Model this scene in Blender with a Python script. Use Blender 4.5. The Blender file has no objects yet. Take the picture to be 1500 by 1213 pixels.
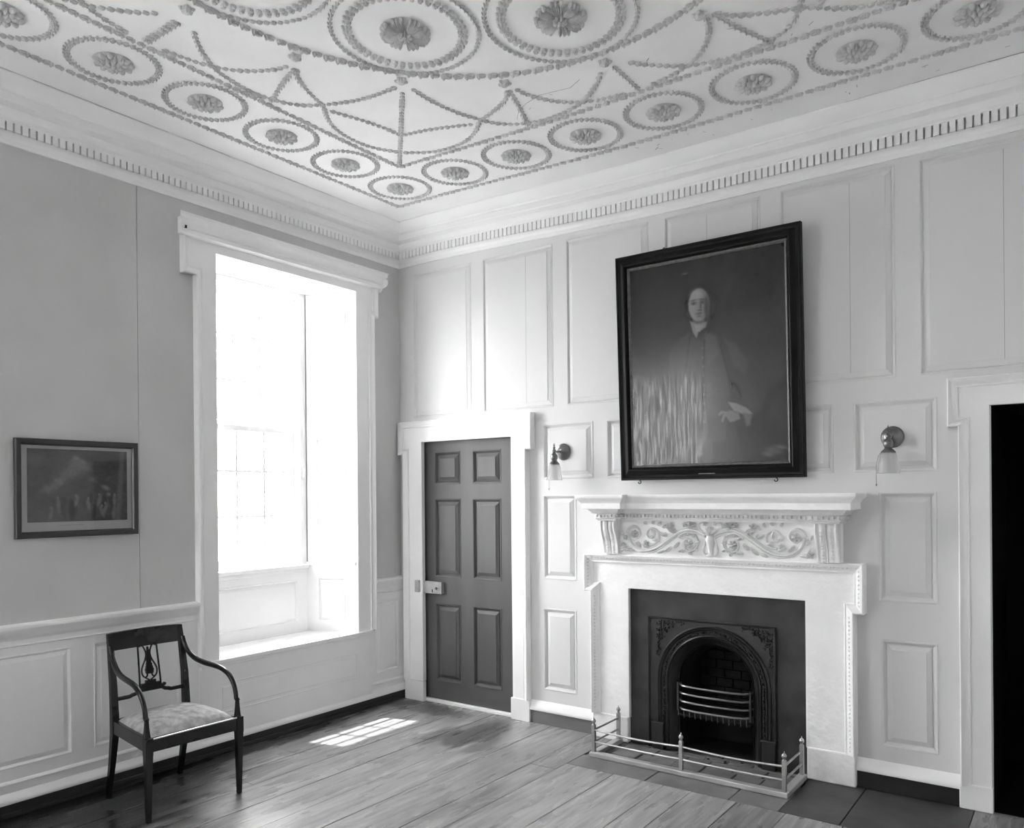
import bpy, bmesh, math, random
import numpy as np
from mathutils import Vector, Matrix
random.seed(7); rng = np.random.RandomState(7)
PI = math.pi
C = bpy.context.scene.collection
sc = bpy.context.scene
W, D, H = 5.26, 5.30, 3.66          # room: x 0..W along the fireplace wall, y 0..-D along the window wall
sin, cos = math.sin, math.cos

# ---------------------------------------------------------------- materials
def mat(name, v, rough=.55, spec=.5, bump=0, bscale=60, var=0, vscale=4, metal=0, coat=0, detail=4, stretch=None):
    m = bpy.data.materials.new(name); m.use_nodes = True
    nt = m.node_tree; b = nt.nodes['Principled BSDF']
    b.inputs['Base Color'].default_value = (v, v, v, 1)
    b.inputs['Roughness'].default_value = rough
    b.inputs['Specular IOR Level'].default_value = spec
    b.inputs['Metallic'].default_value = metal
    b.inputs['Coat Weight'].default_value = coat
    tc = nt.nodes.new('ShaderNodeTexCoord'); src = tc.outputs['Object']
    if stretch:
        mp = nt.nodes.new('ShaderNodeMapping'); mp.inputs['Scale'].default_value = stretch
        nt.links.new(src, mp.inputs['Vector']); src = mp.outputs['Vector']
    if var:
        n = nt.nodes.new('ShaderNodeTexNoise'); n.inputs['Scale'].default_value = vscale; n.inputs['Detail'].default_value = detail
        r = nt.nodes.new('ShaderNodeMapRange')
        r.inputs['From Min'].default_value = .3; r.inputs['From Max'].default_value = .7
        r.inputs['To Min'].default_value = v * (1 - var); r.inputs['To Max'].default_value = min(.95, v * (1 + var))
        nt.links.new(src, n.inputs['Vector']); nt.links.new(n.outputs['Fac'], r.inputs['Value'])
        nt.links.new(r.outputs['Result'], b.inputs['Base Color'])
    if bump:
        n2 = nt.nodes.new('ShaderNodeTexNoise'); n2.inputs['Scale'].default_value = bscale; n2.inputs['Detail'].default_value = 5
        bp = nt.nodes.new('ShaderNodeBump'); bp.inputs['Strength'].default_value = bump; bp.inputs['Distance'].default_value = .01
        nt.links.new(src, n2.inputs['Vector']); nt.links.new(n2.outputs['Fac'], bp.inputs['Height'])
        nt.links.new(bp.outputs['Normal'], b.inputs['Normal'])
    return m

def attr_mat(name, rough, spec=.5, bump=0, bscale=40, coat=0, stretch=None, attr='Col'):
    m = mat(name, .5, rough, spec, bump, bscale, coat=coat, stretch=stretch)
    nt = m.node_tree; a = nt.nodes.new('ShaderNodeVertexColor'); a.layer_name = attr
    nt.links.new(a.outputs['Color'], nt.nodes['Principled BSDF'].inputs['Base Color'])
    return m

M = {}
M['plaster'] = mat('painted_plaster', .56, .8, .3, .12, 25, .05, 2.0)
M['white'] = mat('white_woodwork', .85, .6, .3, .06, 30, .025, 3.0)
M['panelling'] = mat('painted_panelling', .69, .75, .25, .05, 22, .03, 1.5, stretch=(1, 1, .35))
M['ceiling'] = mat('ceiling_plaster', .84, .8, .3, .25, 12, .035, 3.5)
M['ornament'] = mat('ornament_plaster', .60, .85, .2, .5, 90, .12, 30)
M['stone'] = mat('painted_stone', .92, .7, .3, 1.0, 12, .03, 5)
M['carved'] = mat('carved_plaster', .76, .65, .3, .3, 60, .05, 20)
M['dark_board'] = mat('dark_baseboard', .024, .35, .5, .1, 30, .25, 6)
M['brown_board'] = mat('stained_baseboard', .16, .5, .5, .1, 30, .2, 8, stretch=(.3, 1, 1))
M['slate'] = mat('dark_slate', .044, .55, .3, .35, 9, .4, 5)
M['iron'] = mat('cast_iron', .018, .34, .6, .15, 50, .2, 12)
M['iron_bright'] = mat('worn_iron_bar', .20, .35, .6, .1, 50, .2, 12, metal=.7)
M['iron_prong'] = mat('grate_iron', .09, .45, .5, .1, 50, .2, 12)
M['brick_dark'] = mat('sooty_firebrick', .022, .9, .2, .5, 30, .3, 9)
M['steel'] = mat('polished_steel', .42, .33, .6, .08, 60, .15, 14, metal=.85)
M['steel_base'] = mat('pale_fender_base', .50, .4, .5, .1, 40, .15, 10, metal=.3)
M['door'] = mat('stained_door', .088, .5, .3, .06, 24, .18, 5, stretch=(1, 1, .15))
M['lock'] = mat('worn_lock_metal', .42, .45, .5, .15, 40, .15, 18, metal=.3)
M['black'] = mat('black_hole', .004, .9, .1)
M['dark'] = mat('dark_varnish', .012, .8, .2)
M['mahogany'] = mat('mahogany', .010, .26, .4, .03, 40, .3, 8)
M['frame'] = mat('black_frame', .010, .5, .15, .05, 40, .2, 10)
M['frame_gilt'] = mat('frame_sight_edge', .13, .35, .5, .3, 120, .3, 40)
M['frame_print'] = mat('print_frame', .035, .4, .5, .05, 40, .2, 10)
M['plaque'] = mat('brass_plaque', .22, .4, .5, metal=.5)
M['bronze'] = mat('bronze_fitting', .19, .28, .5, .05, 60, .3, 20, metal=.8)
M['crack'] = mat('seam_line', .25, .9, .1)  # thin grey lines: board seams, plaster cracks, shutter hinges, mount caption
M['cracked'] = mat('old_filler', .05, .9, .1)
M['grass'] = mat('lawn', .28, .9, .1, .5, 20, .2, 2)
M['leaf'] = mat('foliage', .5, .8, .2, 0, 1, .35, 6)
M['bark'] = mat('bark', .12, .9, .1, .5, 20)
M['outer'] = mat('outer_brick', .35, .9, .1)
M['canvas'] = attr_mat('portrait_canvas', .15, .45, 0, 12, stretch=(9, 1, 2.0), attr='Col')
M['print'] = attr_mat('engraving', .25, .5, 0, coat=.3)
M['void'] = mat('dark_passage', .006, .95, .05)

# seat upholstery: mottled damask
m = mat('damask', .38, .7, .4, .3, 70, .35, 26); M['damask'] = m
M['highlight_bead'] = mat('bead_highlight', .75, .3, .5, metal=.6)  # pale tone stands in for the highlight along the seat bead
# glass shade
def glass(name, rough=0., tint=.95, alpha=.0):
    m = bpy.data.materials.new(name); m.use_nodes = True; nt = m.node_tree; nt.nodes.clear()
    o = nt.nodes.new('ShaderNodeOutputMaterial'); mx = nt.nodes.new('ShaderNodeMixShader')
    t = nt.nodes.new('ShaderNodeBsdfTransparent'); t.inputs['Color'].default_value = (tint, tint, tint, 1)
    g = nt.nodes.new('ShaderNodeBsdfGlossy'); g.inputs['Roughness'].default_value = rough
    f = nt.nodes.new('ShaderNodeFresnel'); f.inputs['IOR'].default_value = 1.45
    ge = nt.nodes.new('ShaderNodeNewGeometry'); inv_ = nt.nodes.new('ShaderNodeMath'); inv_.operation = 'SUBTRACT'; inv_.inputs[0].default_value = 1; nt.links.new(ge.outputs['Backfacing'], inv_.inputs[1])
    ml = nt.nodes.new('ShaderNodeMath'); ml.operation = 'MULTIPLY'; nt.links.new(f.outputs['Fac'], ml.inputs[0]); nt.links.new(inv_.outputs[0], ml.inputs[1])
    nt.links.new(ml.outputs[0], mx.inputs['Fac']); nt.links.new(t.outputs['BSDF'], mx.inputs[1]); nt.links.new(g.outputs['BSDF'], mx.inputs[2])
    if alpha:
        d = nt.nodes.new('ShaderNodeBsdfTranslucent'); d.inputs['Color'].default_value = (.9, .9, .9, 1)
        d2 = nt.nodes.new('ShaderNodeBsdfDiffuse'); d2.inputs['Color'].default_value = (.85, .85, .85, 1)
        a = nt.nodes.new('ShaderNodeMixShader'); a.inputs['Fac'].default_value = .5
        nt.links.new(d.outputs['BSDF'], a.inputs[1]); nt.links.new(d2.outputs['BSDF'], a.inputs[2])
        b = nt.nodes.new('ShaderNodeMixShader'); b.inputs['Fac'].default_value = alpha
        nt.links.new(mx.outputs['Shader'], b.inputs[1]); nt.links.new(a.outputs['Shader'], b.inputs[2])
        nt.links.new(b.outputs['Shader'], o.inputs['Surface'])
    else:
        nt.links.new(mx.outputs['Shader'], o.inputs['Surface'])
    return m
M['glass'] = glass('window_glass')
M['shade'] = glass('etched_shade_glass', .1, .92, .27)

# floorboards: colour per board, grain, wear and dark stains by the door, darker patches by the window wall and chair
def floor_mat():
    m = mat('old_floorboards', .3, .33, .5, .25, 6, stretch=(14, .8, 1)); nt = m.node_tree; b = nt.nodes['Principled BSDF']
    tc = nt.nodes.new('ShaderNodeTexCoord')
    def N(t): return nt.nodes.new(t)
    def noise(scale, st, det=6):
        mp = N('ShaderNodeMapping'); mp.inputs['Scale'].default_value = st
        n = N('ShaderNodeTexNoise'); n.inputs['Scale'].default_value = scale; n.inputs['Detail'].default_value = det
        nt.links.new(tc.outputs['Object'], mp.inputs['Vector']); nt.links.new(mp.outputs['Vector'], n.inputs['Vector']); return n.outputs['Fac']
    def mth(op, a, c):
        x = N('ShaderNodeMath'); x.operation = op
        for i, s in enumerate((a, c)):
            if isinstance(s, (int, float)): x.inputs[i].default_value = s
            else: nt.links.new(s, x.inputs[i])
        return x.outputs[0]
    def rng_(s, a, c, d, e):
        r = N('ShaderNodeMapRange'); r.interpolation_type = 'SMOOTHSTEP'
        for k, v in zip(('From Min', 'From Max', 'To Min', 'To Max'), (a, c, d, e)): r.inputs[k].default_value = v
        nt.links.new(s, r.inputs['Value']); return r.outputs['Result']
    a = N('ShaderNodeVertexColor'); a.layer_name = 'Col'
    grain = rng_(noise(3, (12, .9, 1)), .25, .75, .72, 1.22)
    wear = rng_(noise(1.1, (1, .8, 1)), .3, .7, .8, 1.15)
    v = mth('MULTIPLY', mth('MULTIPLY', a.outputs['Color'], grain), wear)
    sx = N('ShaderNodeSeparateXYZ'); nt.links.new(tc.outputs['Object'], sx.inputs[0])
    def dark_patch(cx, cy, rx, ry, dark, warp=.5):
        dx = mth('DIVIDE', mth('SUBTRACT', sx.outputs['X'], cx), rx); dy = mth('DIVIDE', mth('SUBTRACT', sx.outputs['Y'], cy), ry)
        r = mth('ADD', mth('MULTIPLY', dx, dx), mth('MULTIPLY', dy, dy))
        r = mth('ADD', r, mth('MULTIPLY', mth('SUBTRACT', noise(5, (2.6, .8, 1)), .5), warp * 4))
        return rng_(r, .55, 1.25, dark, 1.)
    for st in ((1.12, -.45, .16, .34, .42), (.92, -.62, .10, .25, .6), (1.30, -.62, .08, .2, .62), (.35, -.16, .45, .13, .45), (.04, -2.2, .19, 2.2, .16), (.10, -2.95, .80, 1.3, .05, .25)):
        v = mth('MULTIPLY', v, dark_patch(*st))
    nt.links.new(v, b.inputs['Base Color'])
    rr = rng_(noise(2, (4, .8, 1)), .3, .7, .20, .38); nt.links.new(rr, b.inputs['Roughness'])
    return m
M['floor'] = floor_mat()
def hearth_mat():
    return mat('hearth_stone', .17, .5, .4, .5, 9, .3, 5)
M['hearth'] = hearth_mat()

# ---------------------------------------------------------------- mesh helpers
RW = lambda u, o, z: (u, -o, z)                 # fireplace wall: u along x, o into the room
LW = lambda u, o, z: (o, -u, z)                 # window wall: u away from the corner
WORLD = lambda x, y, z: (x, y, z)

class MB:
    def __init__(s): s.v = []; s.f = []; s.c = []
    def add(s, vs, fs):
        n = len(s.v); s.v += [tuple(p) for p in vs]; s.f += [tuple(i + n for i in f) for f in fs]; return s
    def box(s, x0, x1, y0, y1, z0, z1, F=WORLD):
        vs = [F(x, y, z) for z in (z0, z1) for y in (y0, y1) for x in (x0, x1)]
        return s.add(vs, [(0, 2, 3, 1), (4, 5, 7, 6), (0, 1, 5, 4), (2, 6, 7, 3), (0, 4, 6, 2), (1, 3, 7, 5)])
    def poly(s, F, pts, o0, o1):                # a flat outline in (u,z) from o0 to o1
        n = len(pts); vs = [F(u, o1, z) for u, z in pts] + [F(u, o0, z) for u, z in pts]
        return s.add(vs, [tuple(range(n)), tuple(range(2 * n - 1, n - 1, -1))] + [(i, i + n, (i + 1) % n + n, (i + 1) % n) for i in range(n)])
    def sweep(s, F, path, prof, closed=False, cap=True):
        # profile (d, o): d to the left of the path direction in the (u,z) plane, o outwards
        P = [Vector(p) for p in path]; n = len(P); rows = []
        for i in range(n):
            a = P[i] - P[i - 1] if (i > 0 or closed) else None
            b = P[(i + 1) % n] - P[i] if (i < n - 1 or closed) else None
            na = Vector((-a.y, a.x)).normalized() if a is not None else None
            nb = Vector((-b.y, b.x)).normalized() if b is not None else None
            if na is None: m_ = nb
            elif nb is None: m_ = na
            else:
                m_ = (na + nb); m_ = m_ / max(.25, (1 + na.dot(nb)))
            rows.append([F(P[i].x + m_.x * d, o, P[i].y + m_.y * d) for d, o in prof])
        k = len(prof); vs = [p for r in rows for p in r]; fs = []
        for i in range(n if closed else n - 1):
            j = (i + 1) % n
            for q in range(k - 1): fs.append((i * k + q, j * k + q, j * k + q + 1, i * k + q + 1))
        if not closed and cap: fs += [tuple(range(k)), tuple((n - 1) * k + q for q in range(k))]
        return s.add(vs, fs)
    def tube(s, path, rad, seg=8, closed=False, flat=None):
        P = [Vector(p) for p in path]; n = len(P)
        R = rad if isinstance(rad, (list, tuple)) else [rad] * n
        up = Vector((0, 0, 1)); prev = None; vs = []
        for i in range(n):
            t = (P[(i + 1) % n] - P[i - 1]) if (closed or 0 < i < n - 1) else (P[1] - P[0] if i == 0 else P[-1] - P[-2])
            t.normalize()
            if prev is None:
                a = up if abs(t.z) < .9 else Vector((1, 0, 0)); x = t.cross(a).normalized()
            else: x = (prev - t * prev.dot(t)).normalized()
            y = t.cross(x); prev = x
            for k in range(seg):
                th = 2 * PI * k / seg; vs.append(P[i] + (x * cos(th) + y * sin(th)) * R[i])
        fs = []
        for i in range(n if closed else n - 1):
            j = (i + 1) % n
            for k in range(seg): fs.append((i * seg + k, i * seg + (k + 1) % seg, j * seg + (k + 1) % seg, j * seg + k))
        if not closed: fs += [tuple(range(seg)), tuple((n - 1) * seg + k for k in range(seg))]
        return s.add(vs, fs)
    def lathe(s, prof, c=(0, 0, 0), axis='z', seg=20):
        vs = []; n = len(prof)
        for r, h in prof:
            for k in range(seg):
                a = 2 * PI * k / seg; x, y = r * cos(a), r * sin(a)
                p = {'z': (x, y, h), 'y': (x, -h, y), 'x': (h, x, y)}[axis]
                vs.append((p[0] + c[0], p[1] + c[1], p[2] + c[2]))
        fs = [(i * seg + k, i * seg + (k + 1) % seg, (i + 1) * seg + (k + 1) % seg, (i + 1) * seg + k) for i in range(n - 1) for k in range(seg)]
        fs += [tuple(range(seg)), tuple((n - 1) * seg + k for k in range(seg))]
        return s.add(vs, fs)
    def dome(s, F, cu, cz, o, a, b, h, ang=0, seg=8, rings=3, tilt=0):   # half ellipsoid boss on a wall plane
        vs = []; ca, sa = cos(ang), sin(ang)
        for r in range(rings):
            t = r / rings * PI / 2; rr, hh = cos(t), sin(t)
            for k in range(seg):
                q = 2 * PI * k / seg; x, y = a * rr * cos(q), b * rr * sin(q)
                vs.append(F(cu + x * ca - y * sa, o + h * hh + tilt * x, cz + x * sa + y * ca))
        vs.append(F(cu, o + h, cz)); N = rings * seg; fs = []
        for r in range(rings - 1):
            for k in range(seg): fs.append((r * seg + k, r * seg + (k + 1) % seg, (r + 1) * seg + (k + 1) % seg, (r + 1) * seg + k))
        for k in range(seg): fs.append(((rings - 1) * seg + k, (rings - 1) * seg + (k + 1) % seg, N))
        return s.add(vs, fs)

def build(name, mb, m, parent=None, smooth=False, bevel=0, matrix=None, fix=True, angle=40):
    me = bpy.data.meshes.new(name); me.from_pydata(mb.v, [], mb.f); me.validate()
    if matrix is not None: me.transform(matrix)
    if fix:
        b = bmesh.new(); b.from_mesh(me); bmesh.ops.recalc_face_normals(b, faces=b.faces); b.to_mesh(me); b.free()
    for x in (m if isinstance(m, (list, tuple)) else [m]): me.materials.append(x)
    o = bpy.data.objects.new(name, me); C.objects.link(o)
    if parent is not None: o.parent = parent
    if smooth:
        me.polygons.foreach_set('use_smooth', [True] * len(me.polygons))
        try: me.set_sharp_from_angle(angle=math.radians(angle))
        except Exception: pass
    if bevel:
        bv = o.modifiers.new('bevel', 'BEVEL'); bv.width = bevel; bv.segments = 2; bv.limit_method = 'ANGLE'; bv.angle_limit = math.radians(35)
    return o
def tag(o, label=None, cat=None, group=None, kind=None):
    if label: o['label'] = label
    if cat: o['category'] = cat
    if group: o['group'] = group
    if kind: o['kind'] = kind
    return o
def empty(name, loc=(0, 0, 0), rz=0):
    o = bpy.data.objects.new(name, None); C.objects.link(o); o.location = loc; o.rotation_euler = (0, 0, rz); o.empty_display_size = .1; return o
def S(name, mb, m, label, parent=None, **k):
    o = build(name, mb, m, parent, **k)
    if parent is None: tag(o, label, name.split('_')[0], None, 'structure')
    return o
def smooth(t, a, b):
    t = min(1, max(0, (t - a) / (b - a))); return t * t * (3 - 2 * t)
def sag(x, y): return -.048 * smooth(x, .3, 2.5) * (1 - .8 * smooth(-y, 1.0, 2.6))
def chaikin(P, n=2, closed=False):
    P = [Vector(p) for p in P]
    for _ in range(n):
        Q = [] if closed else [P[0]]
        L = len(P)
        for i in range(L if closed else L - 1):
            a, b = P[i], P[(i + 1) % L]; Q += [a * .75 + b * .25, a * .25 + b * .75]
        if not closed: Q.append(P[-1])
        P = Q
    return P

# profile of a raised-and-fielded panel (inset, offset): ovolo at the edge, fillet, bevel up to the field
def fielded(w=.055, k=1.):
    return [(0, 0), (.003, .0035), (.010, .002), (.016, -.006), (.020, -.013), (.024, -.017), (.028, -.017), (.030, -.012), (w, -.002), (w + .001, .001)] if k == 1. else \
           [(0, 0), (.003, .003), (.008, .002), (.012, -.005), (.015, -.010), (.018, -.011), (.020, -.008), (w, -.001), (w + .001, .001)]
def panel_wall(mb, F, U0, U1, Z0, Z1, panels, holes, prof, off=0., k=1.):
    rects = [p[:4] for p in panels] + list(holes)
    us = sorted({U0, U1} | {r[0] for r in rects} | {r[1] for r in rects}); zs = sorted({Z0, Z1} | {r[2] for r in rects} | {r[3] for r in rects})
    us = [u for u in us if U0 <= u <= U1]; zs = [z for z in zs if Z0 <= z <= Z1]
    idx = {}
    def vid(u, z):
        if (u, z) not in idx: idx[(u, z)] = len(vs); vs.append(F(u, off, z))
        return idx[(u, z)]
    vs, fs = [], []
    for a, b in zip(us, us[1:]):
        for c, d in zip(zs, zs[1:]):
            mu, mz = (a + b) / 2, (c + d) / 2
            if any(r[0] < mu < r[1] and r[2] < mz < r[3] for r in rects): continue
            fs.append((vid(a, c), vid(b, c), vid(b, d), vid(a, d)))
    mb.add(vs, fs)
    for r in panels:
        pr = r[4] if len(r) > 4 else prof
        rows = [[(r[0] + i, r[2] + i), (r[1] - i, r[2] + i), (r[1] - i, r[3] - i), (r[0] + i, r[3] - i)] for i, o in pr]
        vs = [F(u, off + o, z) for (i, o), row in zip(pr, rows) for u, z in row]; n = len(pr)
        fs = [(q * 4 + e, q * 4 + (e + 1) % 4, (q + 1) * 4 + (e + 1) % 4, (q + 1) * 4 + e) for q in range(n - 1) for e in range(4)]
        fs.append(tuple((n - 1) * 4 + e for e in range(4)))
        mb.add(vs, fs)
    return mb
def seam(mb, F, u, z0, z1, off, w=.0016): mb.box(u - w / 2, u + w / 2, off - .003, off + .0006, z0, z1, F)

# ================================================================= SETTING
# ---- floor: boards run away from the fireplace wall
edges = [-.02, .2, .44, .67, .92, 1.18, 1.43, 1.735, 1.912, 2.232, 2.54, 2.70, 2.95, 3.2, 3.47, 3.7, 3.96, 4.2, 4.47, 4.72, 5.0, 5.30]
fv = MB(); cols = []
hearth_x = (1.88, 4.0)
for a, b in zip(edges, edges[1:]):
    y0 = -.60 if (b > hearth_x[0] + .1 and a < hearth_x[1] - .1) else .02
    cuts = [y0] + ([-random.uniform(1.3, 3.9)] if random.random() < .6 else []) + [-D - .02]
    if abs(a - 1.735) < .01: cuts = [y0, -.72, -D - .02]
    for c, d in zip(cuts, cuts[1:]):
        g = random.choice((.0025, .004, .006)); n = len(fv.f)
        fv.box(a + g / 2, b - g / 2, d + .001, c - .001, -.025, random.uniform(-.0012, .0012))
        cols += [random.uniform(.24, .32)] * (len(fv.f) - n)
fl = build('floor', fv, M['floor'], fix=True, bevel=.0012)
ca = fl.data.color_attributes.new('Col', 'FLOAT_COLOR', 'CORNER')
buf = []
for p, c in zip(fl.data.polygons, cols): buf += [c, c, c, 1.] * p.loop_total
ca.data.foreach_set('color', buf)
tag(fl, 'worn wide floorboards running away from the fireplace wall', 'floor', None, 'structure')
sub = MB().box(-.02, W, -D, .02, -.06, -.026); build('subfloor', sub, M['black'], fl)

# ---- fireplace wall
pt = lambda a, b, c=2.20, d=3.322: (a, b, c, d, fielded(.046, .8))
P = [pt(.150, .735), pt(.845, 1.455), pt(1.565, 2.18), pt(2.29, 2.896), pt(3.01, 3.610), pt(3.725, 4.33), pt(4.445, 5.05),
     (1.365, 1.766, 1.702, 2.083), (1.869, 3.293, 1.702, 2.083), (3.397, 3.802, 1.702, 2.083),
     (1.362, 1.631, 1.010, 1.592), (3.522, 3.798, 1.013, 1.594), (1.357, 1.627, .240, .808), (3.527, 3.797, .238, .809)]
wr = MB(); panel_wall(wr, RW, 0, W, 0, 3.56, P, [(.228, 1.125, 0, 2.012), (4.04, 4.95, 0, 2.02), (2.30, 2.86, 0, .70)], fielded(.052))
wall_r = S('wall_right', wr, M['panelling'], 'painted panelled wall holding the fireplace and two doorways')
sm = MB()
for u in (1.23, 2.57, 3.385, 4.10): seam(sm, RW, u, 2.245, 3.277, .0008)
build('board_seam', sm, M['crack'], wall_r)
bm = MB()
def base_mould(mb, F, u0, u1, z, step):
    # sloping cap moulding above the dark board
    mb.sweep(F, [(u1, z), (u0, z)], [(0, 0), (0, step), (-.008, step + .002), (-.022, step - .003), (-.034, step * .7), (-.050, step * .45), (-.064, .002), (-.066, 0)])
for u0, u1 in ((1.252, 1.775), (3.402, 3.90)): base_mould(bm, RW, u0, u1, .092, .032)
build('base_moulding', bm, M['white'], wall_r, smooth=True)
for i, (u0, u1, mm, lab) in enumerate(((1.252, 1.775, 'brown_board', 'worn brown baseboard between the panelled door and the fireplace'), (3.402, 3.90, 'dark_board', 'black baseboard between the fireplace and the open doorway'))):
    tag(build('baseboard_right' if i == 0 else 'baseboard_right_end', MB().box(u0, u1, 0.001, .020, 0, .095, RW), M[mm], bevel=.002), lab, 'baseboard', None, 'structure')

# ---- window wall
WN = [(.485, 1.655), (3.89, 5.06)]
ZS, ZT = .58, 3.12
wl = MB(); panel_wall(wl, LW, 0, D, .9, 3.56, [(2.149, 2.152, .955, 3.40, [(0, 0), (0, -.004)]), (3.30, 3.303, .955, 3.40, [(0, 0), (0, -.004)])],
                      [(a, b, .58, ZT) for a, b in WN], fielded(), 0)
wall_l = S('wall_left', wl, M['plaster'], 'grey plastered wall with the tall window and white dado')
# dado
dd = MB()
def dado(u0, u1, panels, z1=.90): panel_wall(dd, LW, u0, u1, 0, z1, panels, [], fielded(.04, .8), .02)
dado(0.0, .31, [(.057, .305, .237, .79)]); dado(.31, 1.80, [], .57)
dado(1.80, 3.735, [(1.90, 2.427, .236, .805), (2.545, 3.07, .236, .805), (3.18, 3.67, .236, .805)]); dado(3.735, 5.225, [], .57); dado(5.225, D, [])
build('dado_panelling', dd, M['white'], wall_l)
us = MB()
for a in (.40, 3.805):
    us.box(a - .045, a + 1.395, .018, .026, .066, .572, LW)
    panel_wall(us, LW, a - .045, a + 1.395, .066, .572, [(a + .103, a + 1.267, .243, .432, fielded(.03, .8))], [], fielded(.03, .8), .030)
build('window_apron', us, M['white'], wall_l)
cr = MB()
rail = [(0, .012), (0, .022), (.012, .030), (.020, .036), (.040, .040), (.052, .050), (.062, .052), (.072, .050), (.076, .040), (.08, .0)]
for u0, u1 in ((1.80, 3.735), (0, .31), (5.225, D)): cr.sweep(LW, [(u0, .88), (u1, .88)], rail); cr.sweep(LW, [(u0, .845), (u1, .845)], [(0, .02), (.006, .027), (.012, .02)])
tag(build('trim_1', cr, M['white'], smooth=True, angle=30), 'white moulded chair rail capping the dado', 'trim', None, 'structure')
bl = MB(); base_mould(bl, LW, 0.0, D, .064, .045)
bl.sweep(LW, [(0, .155), (D, .155)], [(0, .02), (.004, .030), (.014, .027), (.02, .02)]); build('base_moulding', bl, M['white'], wall_l, smooth=True)
tag(build('baseboard_left', MB().box(0, D, .002, .040, 0, .066, LW).box(0, D, .002, .056, 0, .022, LW), M['dark_board'], bevel=.003), 'low black baseboard along the window wall', 'baseboard', None, 'structure')
# the dark space behind the fireplace wall
bw_ = MB().box(-.55, W + .2, .96, 1.06, -.9, 3.80).box(-.10, -.02, .001, .96, -.9, 3.80).box(W, W + .2, .001, .96, -.9, 3.80).box(-.1, W + .2, .02, .96, -.10, -.03).box(-.1, W + .2, .02, .96, 3.57, 3.8)
build('wall_cavity', bw_, M['outer'], wall_r)
# remaining walls of the room, behind the viewpoint
wn = MB(); NW = lambda u, o, z: (u, -D + o, z)
panel_wall(wn, NW, 0, W, 0, 3.62, [], [(.10, .32, 1.20, 2.80)], fielded(), 0.)
panel_wall(wn, NW, -.6, W + .2, -.8, 4.0, [], [(.10, .32, 1.20, 2.80)], fielded(), -.12)
for (p, q) in (((.10, 1.20), (.10, 2.80)), ((.32, 1.20), (.32, 2.80)), ((.10, 2.80), (.32, 2.80)), ((.10, 1.20), (.32, 1.20))):
    wn.add([(p[0], -D, p[1]), (q[0], -D, q[1]), (q[0], -D - .12, q[1]), (p[0], -D - .12, p[1])], [(0, 1, 2, 3)])
S('wall_near', wn, M['white'], 'plain painted wall facing the fireplace')
glare_mb = MB()  # added opening, out of view, placed to put glare on the portrait
for x in (.101, .309): glare_mb.box(x, x + .010, -D - .09, -D - .06, 1.202, 2.798)
for z in (1.202, 1.98, 2.768): glare_mb.box(.111, .309, -D - .088, -D - .062, z, z + .03)
glare_o = tag(build('window_3', glare_mb, M['white']), 'added unseen opening that throws glare on the portrait', 'window', None, 'structure')
build('pane', MB().box(.105, .315, -D - .077, -D - .073, 1.21, 2.79), M['glass'], glare_o)
S('wall_opposite', MB().box(W, W + .12, -D - .12, .12, 0, 3.62), M['white'], 'plain painted wall facing the window')

# ---- ceiling
cg = MB(); N = 44
vs = [(W * i / N, -D * j / N, H + sag(W * i / N, -D * j / N)) for j in range(N + 1) for i in range(N + 1)]
cg.add(vs, [(j * (N + 1) + i, j * (N + 1) + i + 1, (j + 1) * (N + 1) + i + 1, (j + 1) * (N + 1) + i) for j in range(N) for i in range(N)])
ceil = S('ceiling', cg, M['ceiling'], 'white plaster ceiling with moulded garlands and rosettes', smooth=True)
cap = MB().box(-.6, W + .2, -D - .2, .2, 3.70, 3.85); build('roof_slab', cap, M['plaster'], ceil)

# cornice
prof = [(0, 3.395), (.014, 3.395), (.016, 3.42), (.022, 3.428), (.034, 3.436), (.066, 3.440), (.030, 3.4401), (.030, 3.498), (.072, 3.498), (.074, 3.505), (.086, 3.512), (.096, 3.530), (.10, 3.545),
        (.160, 3.548), (.165, 3.552), (.165, 3.590), (.172, 3.592), (.176, 3.600), (.190, 3.606), (.212, 3.616), (.228, 3.634), (.236, 3.648), (.240, 3.652), (.240, 3.668)]
sides = [(lambda u, o, z: (u, -o, z), W, 'fireplace'), (lambda u, o, z: (o, -u, z), D, 'window'),
         (lambda u, o, z: (u, -D + o, z), W, 'far'), (lambda u, o, z: (W - o, -u, z), D, 'blind')]
for i, (F, L, nm) in enumerate(sides):
    mb = MB(); n = 28; vs = []
    for k in range(n + 1):
        for o, z in prof:
            u = o + (L - 2 * o) * k / n; p = F(u, o, z); q = F(u, 0, z); vs.append((p[0], p[1], p[2] + sag(q[0], q[1])))
    q = len(prof); mb.add(vs, [(k * q + j, (k + 1) * q + j, (k + 1) * q + j + 1, k * q + j + 1) for k in range(n) for j in range(q - 1)])
    o_ = tag(build('trim_%d' % (i + 2), mb, M['white'], smooth=True, angle=28), 'white plaster cornice along the %s wall' % nm if i > 1 else ('white dentil cornice above the panelled fireplace wall' if i == 0 else 'white dentil cornice above the grey window wall'), 'trim', None, 'structure')
    dn = MB(); u = .075
    while u < L - .08:
        q0 = F(u, 0, 0); s_ = sag(q0[0], q0[1]); dn.box(u, u + .0266, .030, .070, 3.443 + s_, 3.499 + s_, F); u += .0362
    dn.box(.075, L - .075, .038, .0695, 3.487, 3.499, F) if i == 1 else None
    build('dentil_band', dn, M['white'], o_)

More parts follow.
